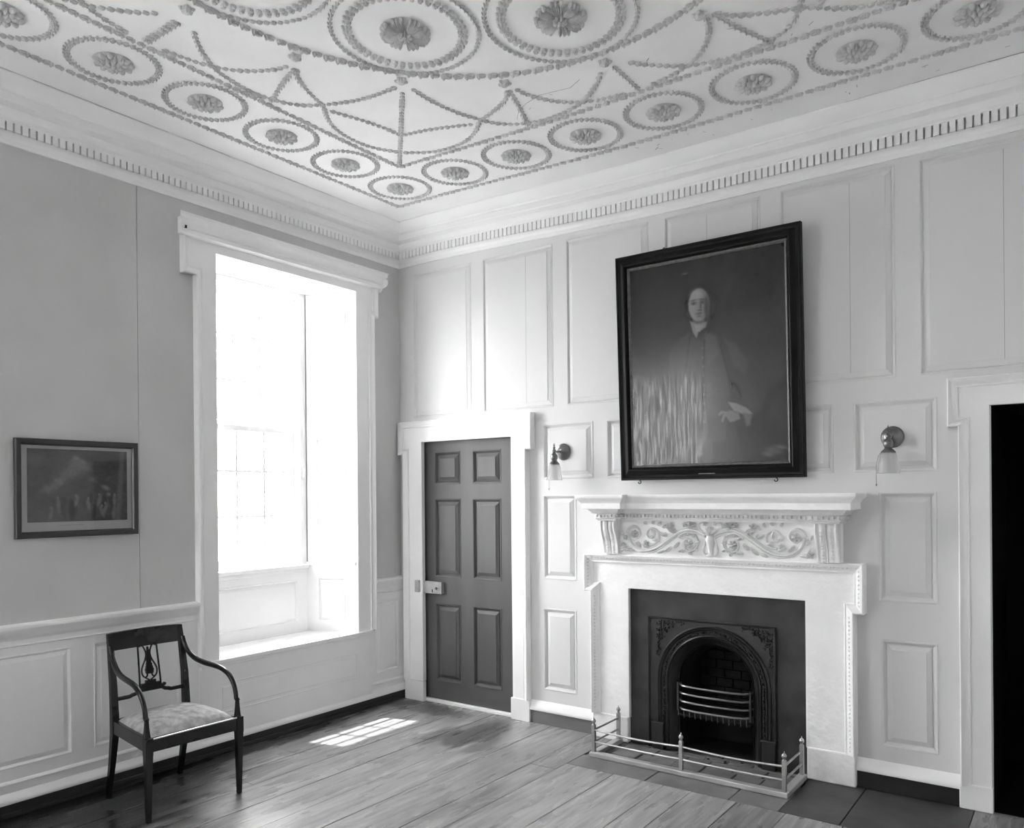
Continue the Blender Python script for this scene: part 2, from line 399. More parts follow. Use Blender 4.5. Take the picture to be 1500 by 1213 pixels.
# ---- ceiling ornaments
def lobe(cx, cy, a, b, h, ang, seg=6):
    vs = []; ca, sa = cos(ang), sin(ang)
    for rr, hh in ((1, 0), (.72, .75)):
        for k in range(seg):
            q = 2 * PI * k / seg; x, y = a * rr * cos(q), b * rr * sin(q); vs.append((cx + x * ca - y * sa, cy + x * sa + y * ca, hh * h))
    vs.append((cx, cy, h)); fs = [(k, (k + 1) % seg, seg + (k + 1) % seg, seg + k) for k in range(seg)] + [(seg + k, seg + (k + 1) % seg, 2 * seg) for k in range(seg)]
    return vs, fs
def tmpl(parts):
    V, Fc = [], []
    for vs, fs in parts: n = len(V); V += vs; Fc += [tuple(i + n for i in f) for f in fs]
    return np.array(V), Fc
husk = tmpl([lobe(.14, 0, .42, .15, .50, 0), lobe(-.06, .27, .40, .14, .42, .55), lobe(-.06, -.27, .40, .14, .42, -.55)])
heavy = tmpl([lobe(-.05, 0, .40, .20, .55, 0), lobe(-.16, .28, .30, .13, .38, .45), lobe(-.16, -.28, .30, .13, .38, -.45), lobe(.24, .16, .15, .15, .62, 0), lobe(.24, -.16, .15, .15, .62, 0), lobe(.36, 0, .10, .12, .5, 0)])
bead = tmpl([lobe(0, .26, .36, .22, .50, .3), lobe(0, -.26, .36, .22, .50, -.3), lobe(.1, 0, .26, .2, .62, 0)])
def rope(mb, pts, size, t, closed=False, h=1., rev=False, wid=1.):
    P = [Vector(p) for p in pts]
    if rev: P.reverse()
    if closed: P.append(P[0].copy())
    seg = [(P[i + 1] - P[i]).length for i in range(len(P) - 1)]; L = sum(seg); n = max(1, round(L / size)); st = L / n; V, Fc = t
    i = 0; acc = 0
    for k in range(n):
        d = (k + .5) * st
        while i < len(seg) - 1 and acc + seg[i] < d: acc += seg[i]; i += 1
        p = P[i].lerp(P[i + 1], (d - acc) / max(seg[i], 1e-9)); tt = (P[i + 1] - P[i]).normalized(); j = random.uniform(.88, 1.1)
        
        z = H + sag(p.x, p.y)
        ds = st * 1.05 * j
        mb.add([(p.x + (v[0] * tt.x - v[1] * tt.y * wid) * ds, p.y + (v[0] * tt.y + v[1] * tt.x * wid) * ds, z - v[2] * ds * h + .0005) for v in V], Fc)
def circ(cx, cy, r, n=48, a0=0): return [(cx + r * cos(a0 + 2 * PI * k / n), cy + r * sin(a0 + 2 * PI * k / n)) for k in range(n)]
cxm, cym = W / 2, -D / 2
xs = [.72 + k * (W - 1.44) / 8 for k in range(9)]; ys = [-(.725 + k * (D - 1.45) / 8) for k in range(9)]
spots = []
for x in xs:
    spots += [(x, ys[0]), (x, ys[8])]
for y in ys[1:8]: spots += [(xs[0], y), (xs[8], y)]
ring_o = flower_o = None
def flat(mb, F=None): return mb
def flower_mesh(R, petals, inner, seed):
    r = random.Random(seed); mb = MB(); F = lambda u, o, z: (u, z, -o)
    mb.dome(F, 0, 0, 0, R * .93, R * .93, R * .16, seg=20)
    for k in range(petals):
        a = 2 * PI * k / petals; mb.dome(F, R * .74 * cos(a), R * .74 * sin(a), R * .06, R * .26, R * .15, R * .22, a, tilt=.12)
        a += PI / petals; mb.dome(F, R * .56 * cos(a), R * .56 * sin(a), R * .10, R * .22, R * .10, R * .26, a)
    for k in range(inner):
        a = 2 * PI * (k + .5) / inner; mb.dome(F, R * .33 * cos(a), R * .33 * sin(a), R * .2, R * .19, R * .12, R * .2, a, tilt=-.3)
    mb.dome(F, 0, 0, R * .2, R * .14, R * .14, R * .26)
    for v in range(len(mb.v)): x, y, z = mb.v[v]; mb.v[v] = (x * r.uniform(.97, 1.03), y * r.uniform(.97, 1.03), z)
    return mb
def ring_mesh(R, size, t, h=1., wid=1.):
    mb = MB(); V, Fc = t; n = round(2 * PI * R / size)
    for k in range(n):
        a = 2 * PI * k / n; tx, ty = -sin(a), cos(a); ds = size * 1.04 * random.uniform(.92, 1.06)
        mb.add([(R * cos(a) + (v[0] * tx - v[1] * ty * wid) * ds, R * sin(a) + (v[0] * ty + v[1] * tx * wid) * ds, -v[2] * ds * h) for v in V], Fc)
    return mb
def seat_on_ceiling(o, x, y, rz=0):
    e = .05; gx = (sag(x + e, y) - sag(x - e, y)) / (2 * e); gy = (sag(x, y + e) - sag(x, y - e)) / (2 * e)
    o.rotation_mode = 'QUATERNION'; o.rotation_quaternion = Vector((0, 0, 1)).rotation_difference(Vector((-gx, -gy, 1))) @ Matrix.Rotation(rz, 3, 'Z').to_quaternion(); o.location = (x, y, H + sag(x, y))
def copy_at(o, x, y, rz=0):
    c = o.copy(); C.objects.link(c); c.parent = ceil; seat_on_ceiling(c, x, y, rz); return c
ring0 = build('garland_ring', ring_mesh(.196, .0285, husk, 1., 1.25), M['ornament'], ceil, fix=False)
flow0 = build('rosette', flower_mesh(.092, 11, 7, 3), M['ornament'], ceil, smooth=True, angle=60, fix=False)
for k, (x, y) in enumerate(spots):
    for o in (ring0, flow0):
        if k == 0: seat_on_ceiling(o, x, y)
        else: copy_at(o, x, y, random.uniform(0, 6.28))
# eight great medallions round the middle of the ceiling
def big_flower(R):
    mb = MB(); F = lambda u, o, z: (u, z, -o); mb.dome(F, 0, 0, 0, R * .80, R * .80, R * .07, seg=24)
    for k in range(8):
        a = 2 * PI * (k + .5) / 8
        mb.dome(F, R * .52 * cos(a), R * .52 * sin(a), 0, R * .44, R * .20, R * .17, a, seg=12, tilt=.05)
        for s_ in (-1, 0, 1): b = a + s_ * .19; mb.dome(F, R * .90 * cos(b), R * .90 * sin(b), R * .02, R * .12, R * .075, R * .20, b, seg=8)
        for s_ in (-2, -1, 0, 1, 2): b = a + s_ * .11; mb.dome(F, R * .58 * cos(b), R * .58 * sin(b), R * .12, R * .34, R * .022, R * .14, b, seg=6, tilt=.05)
        continue
        mb.dome(F, R * .52 * cos(a), R * .52 * sin(a), 0, R * .46, R * .20, R * .20, a, tilt=.22)
        for s_ in (-1, 1):
            for q in (.45, .72, .92):
                b = a + s_ * .20 * (1.25 - q * .35); mb.dome(F, R * q * cos(b), R * q * sin(b), R * .05, R * .17, R * .055, R * .26, b + s_ * .25, seg=6, tilt=.2)
        mb.dome(F, R * .6 * cos(a), R * .6 * sin(a), R * .12, R * .36, R * .03, R * .14, a, seg=6, tilt=.2)
    for k in range(8):
        a = 2 * PI * k / 8; mb.dome(F, R * .2 * cos(a), R * .2 * sin(a), R * .1, R * .14, R * .06, R * .2, a)
    mb.dome(F, 0, 0, R * .12, R * .09, R * .09, R * .26)
    return mb
cc = (2.67, -2.62)
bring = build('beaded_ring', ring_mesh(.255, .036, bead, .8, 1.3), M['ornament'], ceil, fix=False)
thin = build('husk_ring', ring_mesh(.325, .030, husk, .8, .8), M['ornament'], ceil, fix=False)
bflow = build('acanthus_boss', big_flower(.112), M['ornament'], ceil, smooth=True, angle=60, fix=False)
for k in range(8):
    a = math.radians(138 - 45 * k); x, y = cc[0] + .90 * cos(a), cc[1] + .90 * sin(a)
    for o in (bring, thin, bflow):
        if k == 0: seat_on_ceiling(o, x, y)
        else: copy_at(o, x, y, a - math.radians(138))
# ropes
def sq(d, dv, n=2): return [(d, -dv), (W - d, -dv), (W - d, -(D - dv)), (d, -(D - dv))]
mb = MB()
for (a, b) in zip(sq(.465, .475), sq(.465, .475)[1:] + sq(.465, .475)[:1]): mb = MB(); rope(mb, [a, b], .052, heavy, h=.5, wid=.75); build('outer_border_rope', mb, M['ornament'], ceil, fix=False)
mb = MB()
I = sq(.965, .985)
for (a, b) in zip(I, I[1:] + I[:1]): mb = MB(); rope(mb, [a, b], .050, heavy, h=.5, wid=.8); build('inner_border_rope', mb, M['ornament'], ceil, fix=False)
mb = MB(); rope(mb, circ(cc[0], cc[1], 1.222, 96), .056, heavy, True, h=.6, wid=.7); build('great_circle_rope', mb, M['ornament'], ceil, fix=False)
# swags between circle and square: one diagonal octant pattern, mirrored round the room
half = [
 [(1.64, -1.66), (1.30, -1.32), (.98, -1.00)],                                            # diagonal stem
 [(1.70, -1.66), (1.70, -1.50), (1.72, -1.38), (1.77, -1.24), (1.84, -1.11), (1.95, -1.04), (2.10, -1.01)],
 [(2.09, -1.38), (2.05, -1.32), (1.92, -1.25), (1.77, -1.20), (1.70, -1.13), (1.58, -1.05), (1.42, -1.02), (1.27, -1.04), (1.14, -1.13)],
 [(1.22, -1.22), (1.38, -1.24), (1.54, -1.22), (1.71, -1.19)],
 [(2.10, -1.38), (2.04, -1.20), (1.96, -1.01)],
 [(2.13, -1.37), (2.15, -1.28), (2.20, -1.19), (2.28, -1.10), (2.40, -1.04), (2.56, -1.01)],
 [(2.56, -1.26), (2.50, -1.19), (2.42, -1.12), (2.32, -1.05), (2.18, -1.02), (2.02, -1.01)],
 [(2.63, -1.27), (2.63, -1.01)],
]
half[3] = [(1.30, -1.30), (1.42, -1.29), (1.56, -1.25), (1.72, -1.19)]
def md(p): return (-p[1] - .01, -p[0] - .01)
def mx(p): return (W - p[0], p[1])
def my(p): return (p[0], -D - p[1])
fs_ = [lambda p: p, mx, my, lambda p: mx(my(p))]
for q, f in enumerate(fs_):
    mb = MB()
    for j, pth in enumerate(half):
        for dg in ((lambda p: p), md):
            if j == 0 and dg is md: continue
            P_ = [f(dg(p)) for p in pth]
            P_ = [(p.x, p.y) for p in chaikin(P_, 2)] if len(P_) > 2 else P_
            mb = MB(); rope(mb, P_, .0345, husk, h=.75, wid=.85); build('garland_swag', mb, M['ornament'], ceil, fix=False)
for k in range(16):
    mbk = MB()
    a = math.radians(137.5 - 22.5 * k); x, y = cc[0] + 1.30 * cos(a), cc[1] + 1.30 * sin(a); z = H + sag(x, y)
    mbk.dome(lambda u, o, w: (u, w, z - o), x, y, 0, .026, .026, .024)
    for s_ in range(5):
        b = a + s_ * 2 * PI / 5; mbk.dome(lambda u, o, w: (u, w, z - o), x + .022 * cos(b), y + .022 * sin(b), 0, .014, .010, .014, b, seg=6)
    build('knot_boss', mbk, M['ornament'], ceil, fix=False)
# old cracks in the ceiling where the plaster has parted from the cornice
def crack(pts, w):
    mb = MB()
    for (x0, y0), (x1, y1) in zip(pts, pts[1:]):
        z = H + sag((x0 + x1) / 2, (y0 + y1) / 2) - .0012; d = Vector((x1 - x0, y1 - y0)).normalized(); n = Vector((-d.y, d.x)) * w * random.uniform(.5, 1.2)
        mb.add([(x0 - n.x, y0 - n.y, z), (x1 - n.x, y1 - n.y, z), (x1 + n.x, y1 + n.y, z), (x0 + n.x, y0 + n.y, z)], [(0, 1, 2, 3)])
    return mb
mb = MB(); x = 3.42
while x < 4.9: mb.v; c = crack([(x, -.2425 - random.uniform(0, .002)), (x + .08, -.2425 - random.uniform(0, .002))], .0012 + .0022 * smooth(x, 3.4, 4.3)); mb.add(c.v, c.f); x += .08
y = -.9
while y > -4.5: c = crack([(.2425 + random.uniform(0, .002), y), (.2425 + random.uniform(0, .002), y - .1)], .0012 + .001 * random.random()); mb.add(c.v, c.f); y -= .1 if random.random() < .8 else .2
for q in range(26):
    x, y = random.uniform(2.0, 4.2), random.uniform(-.42, -.28) if q % 3 else random.uniform(-1.3, -1.0); c = crack([(x, y), (x + random.uniform(-.03, .03), y + random.uniform(-.03, .03))], .002); mb.add(c.v, c.f)
p = [(1.95, -1.10), (2.02, -1.18), (2.10, -1.22), (2.20, -1.25), (2.36, -1.22), (2.44, -1.26)]; c = crack(p, .0012); mb.add(c.v, c.f)
build('plaster_crack', mb, M['crack'], ceil, fix=False)

# ---- window
def make_window(idx, uo, full, label):
    root = empty('window_%d' % idx, (0, 0, 0)); tag(root, label, 'window', None, 'structure')
    F = lambda u, o, z: LW(u + uo - .485, o, z)
    a, b = .485, 1.655; ba, bb = .645, 1.535; dp = -.36
    # lining: splayed reveals, soffit
    rv = MB()
    rv.add([F(a, 0, ZT), F(b, 0, ZT), F(bb, dp, ZT), F(ba, dp, ZT)], [(0, 1, 2, 3)])
    for i_ in (.06, .10): rv.sweep(lambda u, o, z: F(u, z, ZT - o), [(a + .04 + i_ * .2, -i_), (b - .04 - i_ * .2, -i_)], [(0, 0), (.004, .004), (.010, 0)])
    build('soffit', rv, M['white'], root)
    for name, (u0, u1) in (('reveal_shutter', (a, ba)), ('reveal_shutter', (b, bb))):
        L_ = math.hypot(u1 - u0, dp)
        nu = (-dp / L_) * (1 if u1 > u0 else -1); no = -(abs(u1 - u0)) / L_ * -1
        def G(s, o, z, u0=u0, u1=u1, L_=L_):   # s along the reveal from the room inwards
            nx = (.36 / L_) * (1 if u1 > u0 else -1); ny = abs(u1 - u0) / L_
            return F(u0 + (u1 - u0) * s / L_ + nx * o, dp * s / L_ + ny * o, z)
        sh = MB(); w0, w1 = L_ * .17, L_ * .80
        panel_wall(sh, G, 0.0, L_, 1.10, ZT - .004, [(w0, w1, 2.785, 3.0), (w0, w1, 2.125, 2.64), (w0, w1, 1.50, 2.035), (w0, w1, 1.155, 1.435)], [], fielded(.034, .8))
        build(name, sh, M['white'], root)
        sh = MB(); panel_wall(sh, G, 0.0, L_, ZS, 1.10, [(w0 + .02, w1 - .01, .655, .985)], [], fielded(.034, .8)); build('reveal_panel', sh, M['white'], root)
        sh = MB().sweep(G, [(0, 1.075), (L_, 1.075)], [(0, 0), (.004, .010), (.018, .014), (.026, .010), (.03, 0)]); build('reveal_sill_bead', sh, M['white'], root)
        sh = MB(); sh.box(L_ * .985, L_, -.004, .004, 1.1, ZT, G); build('hinge_line', sh, M['crack'], root)
    # back panel below sill
    bk = MB(); panel_wall(bk, F, ba, bb, ZS, 1.08, [(ba + .085, bb - .08, .655, .975)], [], fielded(.034, .8), dp); build('back_panel', bk, M['white'], root)
    si = MB().box(ba, bb, -.50, dp + .028, 1.055, 1.085, F).box(ba, bb, dp, dp + .014, 1.03, 1.055, F); build('window_sill', si, M['white'], root, bevel=.005)
    st = MB().box(a - .0, b + .0, dp, 0, ZS - .03, ZS, F).box(.345, 1.795, -.01, .045, ZS - .026, ZS + .001, F).box(.352, 1.788, .0, .036, ZS - .046, ZS - .026, F)
    build('window_seat', st, M['white'], root, bevel=.006)
    # box frame
    bf = MB().box(ba - .03, ba + .055, -.52, dp + .001, 1.05, ZT, F).box(bb - .055, bb + .03, -.52, dp + .001, 1.05, ZT, F).box(ba + .055, bb - .055, -.519, dp + .001, 3.075, ZT, F)
    bf.box(ba + .055, ba + .066, -.425, -.40, 1.085, 3.075, F).box(bb - .066, bb - .055, -.425, -.40, 1.085, 3.075, F).box(ba + .066, bb - .066, -.4245, -.4005, 3.06, 3.0749, F)
    build('sash_box', bf, M['white'], root, bevel=.002)
    sa, sb = ba + .055, bb - .055; t = .018; g0, g1 = sa + .045, sb - .045
    cols = [sa + .045 + (sb - sa - .09) * k / 3 for k in (1, 2)]
    def sash(name, o, z0, z1, zb, zt, rows):
        q = MB(); q.box(sa + .0005, sa + .045, o, o + .035, z0, z1 - .0005, F).box(sb - .045, sb - .0005, o, o + .035, z0, z1 - .0005, F).box(sa + .045, sb - .045, o + .0005, o + .0345, z0, zb, F).box(sa + .045, sb - .045, o + .0005, o + .0345, zt, z1 - .0005, F)
        s_ = build(name, q, M['white'], root, bevel=.003)
        for c_ in cols: build('glazing_bar', MB().box(c_ - t / 2, c_ + t / 2, o + .004, o + .031, zb, zt, F), M['white'], s_, bevel=.003)
        for r_ in rows: build('glazing_bar', MB().box(g0, g1, o + .0048, o + .0302, r_ - t / 2, r_ + t / 2, F), M['white'], s_, bevel=.003)
        q = MB().box(g0 - .005, g1 + .005, o + .014, o + .018, zb - .004, zt + .004, F); build('pane', q, M['glass'], s_)
    sash('lower_sash', -.455, 1.083, 2.105, 1.155, 2.065, (1.457, 1.779))
    sash('upper_sash', -.497, 2.065, 3.075, 2.10, 3.01, (2.424, 2.745))
    pl = MB().box(ba + .02, ba + .038, dp, dp + .018, 1.74, 1.80, F); build('sash_pulley_cover', pl, M['white'], root, bevel=.003)
    # architrave with ears and cornice
    bw, ei, ze, zt_ = .13, .045, 2.955, 3.225; oo = (1.80, .312)
    outer = [(oo[0], ZS), (oo[0], ze), (oo[0] + .085, ze), (oo[0] + .085, zt_), (oo[1] - .04, zt_), (oo[1] - .04, ze), (oo[1], ze), (oo[1], ZS)]
    outer_c = outer                                    # runs up the far side, over, down the near side (u decreasing): left normal points in
    cs = MB(); inner = [(a, ZS), (a, ZT), (b, ZT), (b, ZS)]
    cs.poly(F, [(oo[0] - .01, ZS), (oo[0] - .01, ze), (oo[0] + .075, ze), (oo[0] + .075, zt_), (oo[1] - .03, zt_), (oo[1] - .03, ze), (oo[1] + .01, ze), (oo[1] + .01, ZS)] + inner, 0, .026)
    build('architrave_board', cs, M['white'], root, bevel=.002)
    cs = MB().sweep(F, outer_c, [(0, 0), (0, .046), (.007, .050), (.016, .044), (.028, .034), (.036, .032), (.040, .036), (.046, .036), (.050, .026)])
    build('architrave_moulding', cs, M['white'], root, smooth=True, angle=30)
    cs = MB().sweep(lambda u, o, z: F(z, o, u), [(zt_ - .035, -1), (zt_ - .035, -1)], [(0, 0), (0, 0)], cap=False)
    cw = MB(); pr = [(.024, 3.176), (.058, 3.178), (.066, 3.184), (.064, 3.192), (.050, 3.198), (.050, 3.214), (.060, 3.218), (.062, 3.232), (.068, 3.246), (.082, 3.258), (.096, 3.264), (.098, 3.284), (.104, 3.288), (.102, 3.296), (.0, 3.300)]
    e0, e1 = .262, 1.895
    vs = []; plan = []
    for o, z in pr: plan.append((o, z))
    vs = [F(e0 - (o - .03) * .6, o, z) for o, z in pr] + [F(e1 + (o - .03) * .6, o, z) for o, z in pr]
    n = len(pr); cw.add(vs, [(k, k + 1, n + k + 1, n + k) for k in range(n - 1)] + [tuple(range(n)), tuple(range(n, 2 * n))])
    cw.box(e0 + .01, e1 - .0, 0, .03, 3.19, 3.29, F)
    build('window_cornice', cw, M['white'], root, smooth=True, angle=30)
    if full:
        dm = MB().box(1.872, 1.886, .026, .062, 3.215, 3.245, F).box(1.886, 1.892, .02, .05, 3.262, 3.268, F); build('broken_corner', dm, M['cracked'], root)
        dm = MB(); dm.dome(F, .225, 3.23, .05, .022, .04, .05); dm.dome(F, .25, 3.20, .03, .02, .05, .04); build('chipped_end', dm, M['white'], root)
        hk = MB().box(1.50, 1.535, dp, dp + .05, .985, 1.0, F); build('catch', hk, M['lock'], root)
    return root
make_window(1, .485, True, 'tall white sash window with splayed shutters and a window seat')
make_window(2, 3.89, False, 'second tall sash window along the same wall')
# masonry round the openings, outside the lining
ms = MB()
ux = [-.3, .56, 1.58, 3.72, 4.74, D + .3]
panel_wall(ms, LW, -.3, D + .3, -.8, 4.0, [], [(.60, 1.58, 1.04, 3.10), (4.005, 4.985, 1.04, 3.10)], fielded(), -.53)
panel_wall(ms, LW, -.3, D + .3, -.8, 4.0, [], [(.40, 1.74, .50, 3.2), (3.805, 5.145, .50, 3.2)], fielded(), -.012)
build('masonry', ms, M['outer'], wall_l)
ms = MB()
for u0 in (0, 3.405):
    for (p, q) in (((.60, 1.04), (.60, 3.10)), ((1.58, 1.04), (1.58, 3.10)), ((.60, 3.10), (1.58, 3.10)), ((.60, 1.04), (1.58, 1.04))):
        ms.add([LW(p[0] + u0, -.53, p[1]), LW(q[0] + u0, -.53, q[1]), LW(q[0] + u0, -.50, q[1]), LW(p[0] + u0, -.50, p[1])], [(0, 1, 2, 3)])
build('outer_reveal', ms, M['outer'], wall_l)

# ---- doors
def casing(name_root, F, ui, zi, ur_out, ul_out, e, ze, zt, root, z0=.155, left=True, off=.026, deep=0):
    # ui = (left, right) of the opening; outer contour ccw
    outer = [(ur_out, z0), (ur_out, ze), (ur_out + e, ze), (ur_out + e, zt), (ul_out - e, zt), (ul_out - e, ze), (ul_out, ze), (ul_out, z0)]
    g = .008
    bd = [(ur_out - g, z0), (ur_out - g, ze), (ur_out + e - g, ze), (ur_out + e - g, zt - g), (ul_out - e + g, zt - g), (ul_out - e + g, ze), (ul_out + g, ze), (ul_out + g, z0), (ui[0], z0), (ui[0], zi), (ui[1], zi), (ui[1], z0)]
    build('casing_board', MB().poly(F, bd, -deep, off), M['white'], root, bevel=.002)
    build('casing_moulding', MB().sweep(F, outer, [(0, 0), (0, off + .026), (.006, off + .030), (.014, off + .024), (.030, off + .010), (.036, off + .008), (.040, off + .011), (.045, off + .010), (.048, off)]), M['white'], root, smooth=True, angle=30)
d1 = empty('door_1', (0, 0, 0)); tag(d1, 'six-panelled dark door with white eared surround in the corner', 'door', None, 'structure')
casing('a', RW, (.248, 1.106), 2.010, 1.250, .068, .048, 1.913, 2.170, d1, deep=.01)
build('plinth_block', MB().box(1.094, 1.256, 0, .036, 0, .155, RW), M['white'], d1, bevel=.004)
build('plinth_block', MB().box(.062, .256, 0, .036, 0, .153, RW), M['white'], d1, bevel=.004)
lf = MB(); panel_wall(lf, RW, .225, 1.13, .022, 2.03, [(.332, .592, 1.682, 1.930), (.710, .978, 1.680, 1.930), (.330, .594, .968, 1.570), (.707, .976, .966, 1.570), (.334, .590, .163, .765), (.704, .972, .168, .768)], [], fielded(.052), -.03)
lf.box(.225, 1.13, -.07, -.031 - .02, .022, 2.03, RW)
build('door_leaf', lf, M['door'], d1)
build('threshold', MB().box(.23, 1.11, -.08, .004, 0, .022, RW), M['white'], d1, bevel=.003)
lk = MB().box(.236, .425, -.03, .008, .838, .930, RW); lo = build('rim_lock', lk, M['lock'], d1, bevel=.004)
build('lock_keeper', MB().box(.188, .226, .026, .050, .846, .938, RW), M['lock'], d1, bevel=.003)
build('keyhole', MB().box(.330, .338, .007, .0095, .848, .872, RW), M['dark'], lo)
kb = MB().lathe([(.004, 0), (.006, .004), (.010, .010), (.012, .014), (.008, .020), (.001, .021)], (.385, -.008, .882), 'y', 12); build('lock_catch', kb, M['bronze'], lo, smooth=True)
for z in (.846, .922):
    for x in (.25, .41): build('lock_screw', MB().dome(RW, x, z, .008, .004, .004, .002), M['bronze'], lo)

d2 = empty('door_2', (0, 0, 0)); tag(d2, 'open doorway into darkness with white eared surround', 'door', None, 'structure')
casing('b', RW, (4.035, 4.955), 2.020, 5.09, 3.900, .047, 1.920, 2.165, d2, z0=.115, deep=.02)
build('plinth_block', MB().box(3.893, 4.040, 0, .036, 0, .125, RW), M['white'], d2, bevel=.004)
build('plinth_block', MB().box(4.95, 5.095, 0, .036, 0, .125, RW), M['white'], d2, bevel=.004)
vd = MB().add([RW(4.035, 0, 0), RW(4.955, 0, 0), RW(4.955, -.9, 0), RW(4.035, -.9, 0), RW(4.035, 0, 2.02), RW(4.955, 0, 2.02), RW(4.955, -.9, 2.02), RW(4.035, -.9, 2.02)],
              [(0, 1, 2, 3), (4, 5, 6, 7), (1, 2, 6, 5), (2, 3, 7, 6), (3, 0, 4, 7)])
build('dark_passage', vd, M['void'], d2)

# ================================================================= FIREPLACE
fp = empty('fireplace_mantel', (2.60, 0, 0)); tag(fp, 'white carved fireplace surround with scrolled frieze and moulded mantel shelf', 'fireplace')
inv = Matrix.Translation((-2.60, 0, 0))
def fbuild(name, mb, m, parent=fp, **k): return build(name, mb, m, parent, matrix=inv, **k)
o1 = .045
sur = [(1.79, .16), (1.79, .962), (1.745, .962), (1.745, 1.195), (3.452, 1.195), (3.452, .940), (3.402, .940), (3.402, .17), (3.145, .17), (3.145, .99), (2.043, .99), (2.043, .16)]
fbuild('surround_slab', MB().poly(RW, sur, 0, o1), M['stone'], bevel=.003)
fbuild('plinth', MB().box(1.775, 2.035, 0, .052, 0, .165, RW), M['stone'], bevel=.008)
fbuild('plinth', MB().box(3.150, 3.406, 0, .054, 0, .178, RW), M['stone'], bevel=.008)
outer = [(3.408, .175), (3.408, .940), (3.458, .940), (3.458, 1.212), (1.732, 1.205), (1.732, .960), (1.780, .960), (1.780, .165)]
fbuild('architrave', MB().sweep(RW, outer, [(0, 0), (0, .078), (.006, .084), (.016, .080), (.030, .068), (.044, .058), (.050, .060), (.056, .056), (.058, o1)]), M['stone'], smooth=True, angle=30)
def eggs(p0, p1, o, size):
    eg = MB()
    n = max(1, int(math.hypot(p1[0] - p0[0], p1[1] - p0[1]) / size)); a = math.atan2(p1[1] - p0[1], p1[0] - p0[0])
    for k in range(n):
        t = (k + .5) / n; eg.dome(RW, p0[0] + (p1[0] - p0[0]) * t, p0[1] + (p1[1] - p0[1]) * t, o, size * .30, size * .42, .010, a + (PI / 4 if k % 2 else -PI / 4), seg=6, rings=2)
    fbuild('leaf_enrichment', eg, M['carved'], fix=False)
eggs((1.76, 1.182), (3.43, 1.187), .068, .022); eggs((3.433, 1.18), (3.433, .97), .068, .022); eggs((3.383, .93), (3.383, .19), .068, .022); eggs((1.757, 1.18), (1.757, .98), .068, .022); eggs((1.805, .94), (1.805, .19), .068, .022)
fbuild('frieze', MB().box(1.90, 3.34, 0, .070, 1.20, 1.45, RW), M['stone'])
# mantel shelf: moulding swept round a plan that breaks forward over the consoles
b0, b1, oc, ob = 1.885, 3.350, .085, .145
plan = [(b0, 0), (b0, ob), (2.005, ob), (2.005, oc), (3.215, oc), (3.215, ob), (b1, ob), (b1, 0)]
def around(prof, plan=plan):
    mb = MB()     # the plan is traversed with the room on its left
    mb.sweep(lambda u, z, o: RW(u, o, z), plan, prof, cap=False); return mb
bed = [(0, 1.425), (.004, 1.425), (.008, 1.436), (.018, 1.443), (.018, 1.447), (.008, 1.448), (.008, 1.470), (.030, 1.472), (.036, 1.482), (.048, 1.492), (.052, 1.500)]
shf = [(.052, 1.500), (.080, 1.502), (.080, 1.538), (.084, 1.540), (.090, 1.552), (.104, 1.562), (.110, 1.570), (.112, 1.576), (.112, 1.590)]
fbuild('bed_moulding', around(bed), M['carved'], smooth=True, angle=30)
mb = around(shf); n0 = len(mb.v)
# top slab
def off_plan(d): 
    return [(b0 - d, 0), (b0 - d, ob + d), (2.005 + d, ob + d), (2.005 + d, oc + d), (3.215 - d, oc + d), (3.215 - d, ob + d), (b1 + d, ob + d), (b1 + d, 0)]
tp = off_plan(.112); mb.add([RW(u, o, 1.590) for u, o in tp], [tuple(range(8))]); tp = off_plan(.052); mb.add([RW(u, o, 1.500) for u, o in tp], [tuple(range(8))])
fbuild('mantel_shelf', mb, M['stone'], smooth=True, angle=30)
dn = MB()
P_ = off_plan(.018)
for i in range(7):
    (x0, y0), (x1, y1) = P_[i], P_[i + 1]; L_ = math.hypot(x1 - x0, y1 - y0); n = int(L_ / .0245); d = Vector((x1 - x0, y1 - y0)) / L_; nn = Vector((-d.y, d.x))
    for k in range(n):
        s0 = L_ * (k + .28) / n; s1 = L_ * (k + .76) / n
        a = Vector((x0, y0)) + d * s0; b = Vector((x0, y0)) + d * s1; zz = 1.452 if k % 2 else 1.456
        a = a - nn * .010; b = b - nn * .010; q = [a, b, b + nn * .018, a + nn * .018]; vs = [RW(p.x, p.y, z) for z in (zz - .005, zz + .010) for p in q]
        dn.add(vs, [(0, 1, 2, 3), (4, 5, 6, 7), (0, 1, 5, 4), (1, 2, 6, 5), (2, 3, 7, 6), (3, 0, 4, 7)])
fbuild('fretted_dentil', dn, M['carved'])
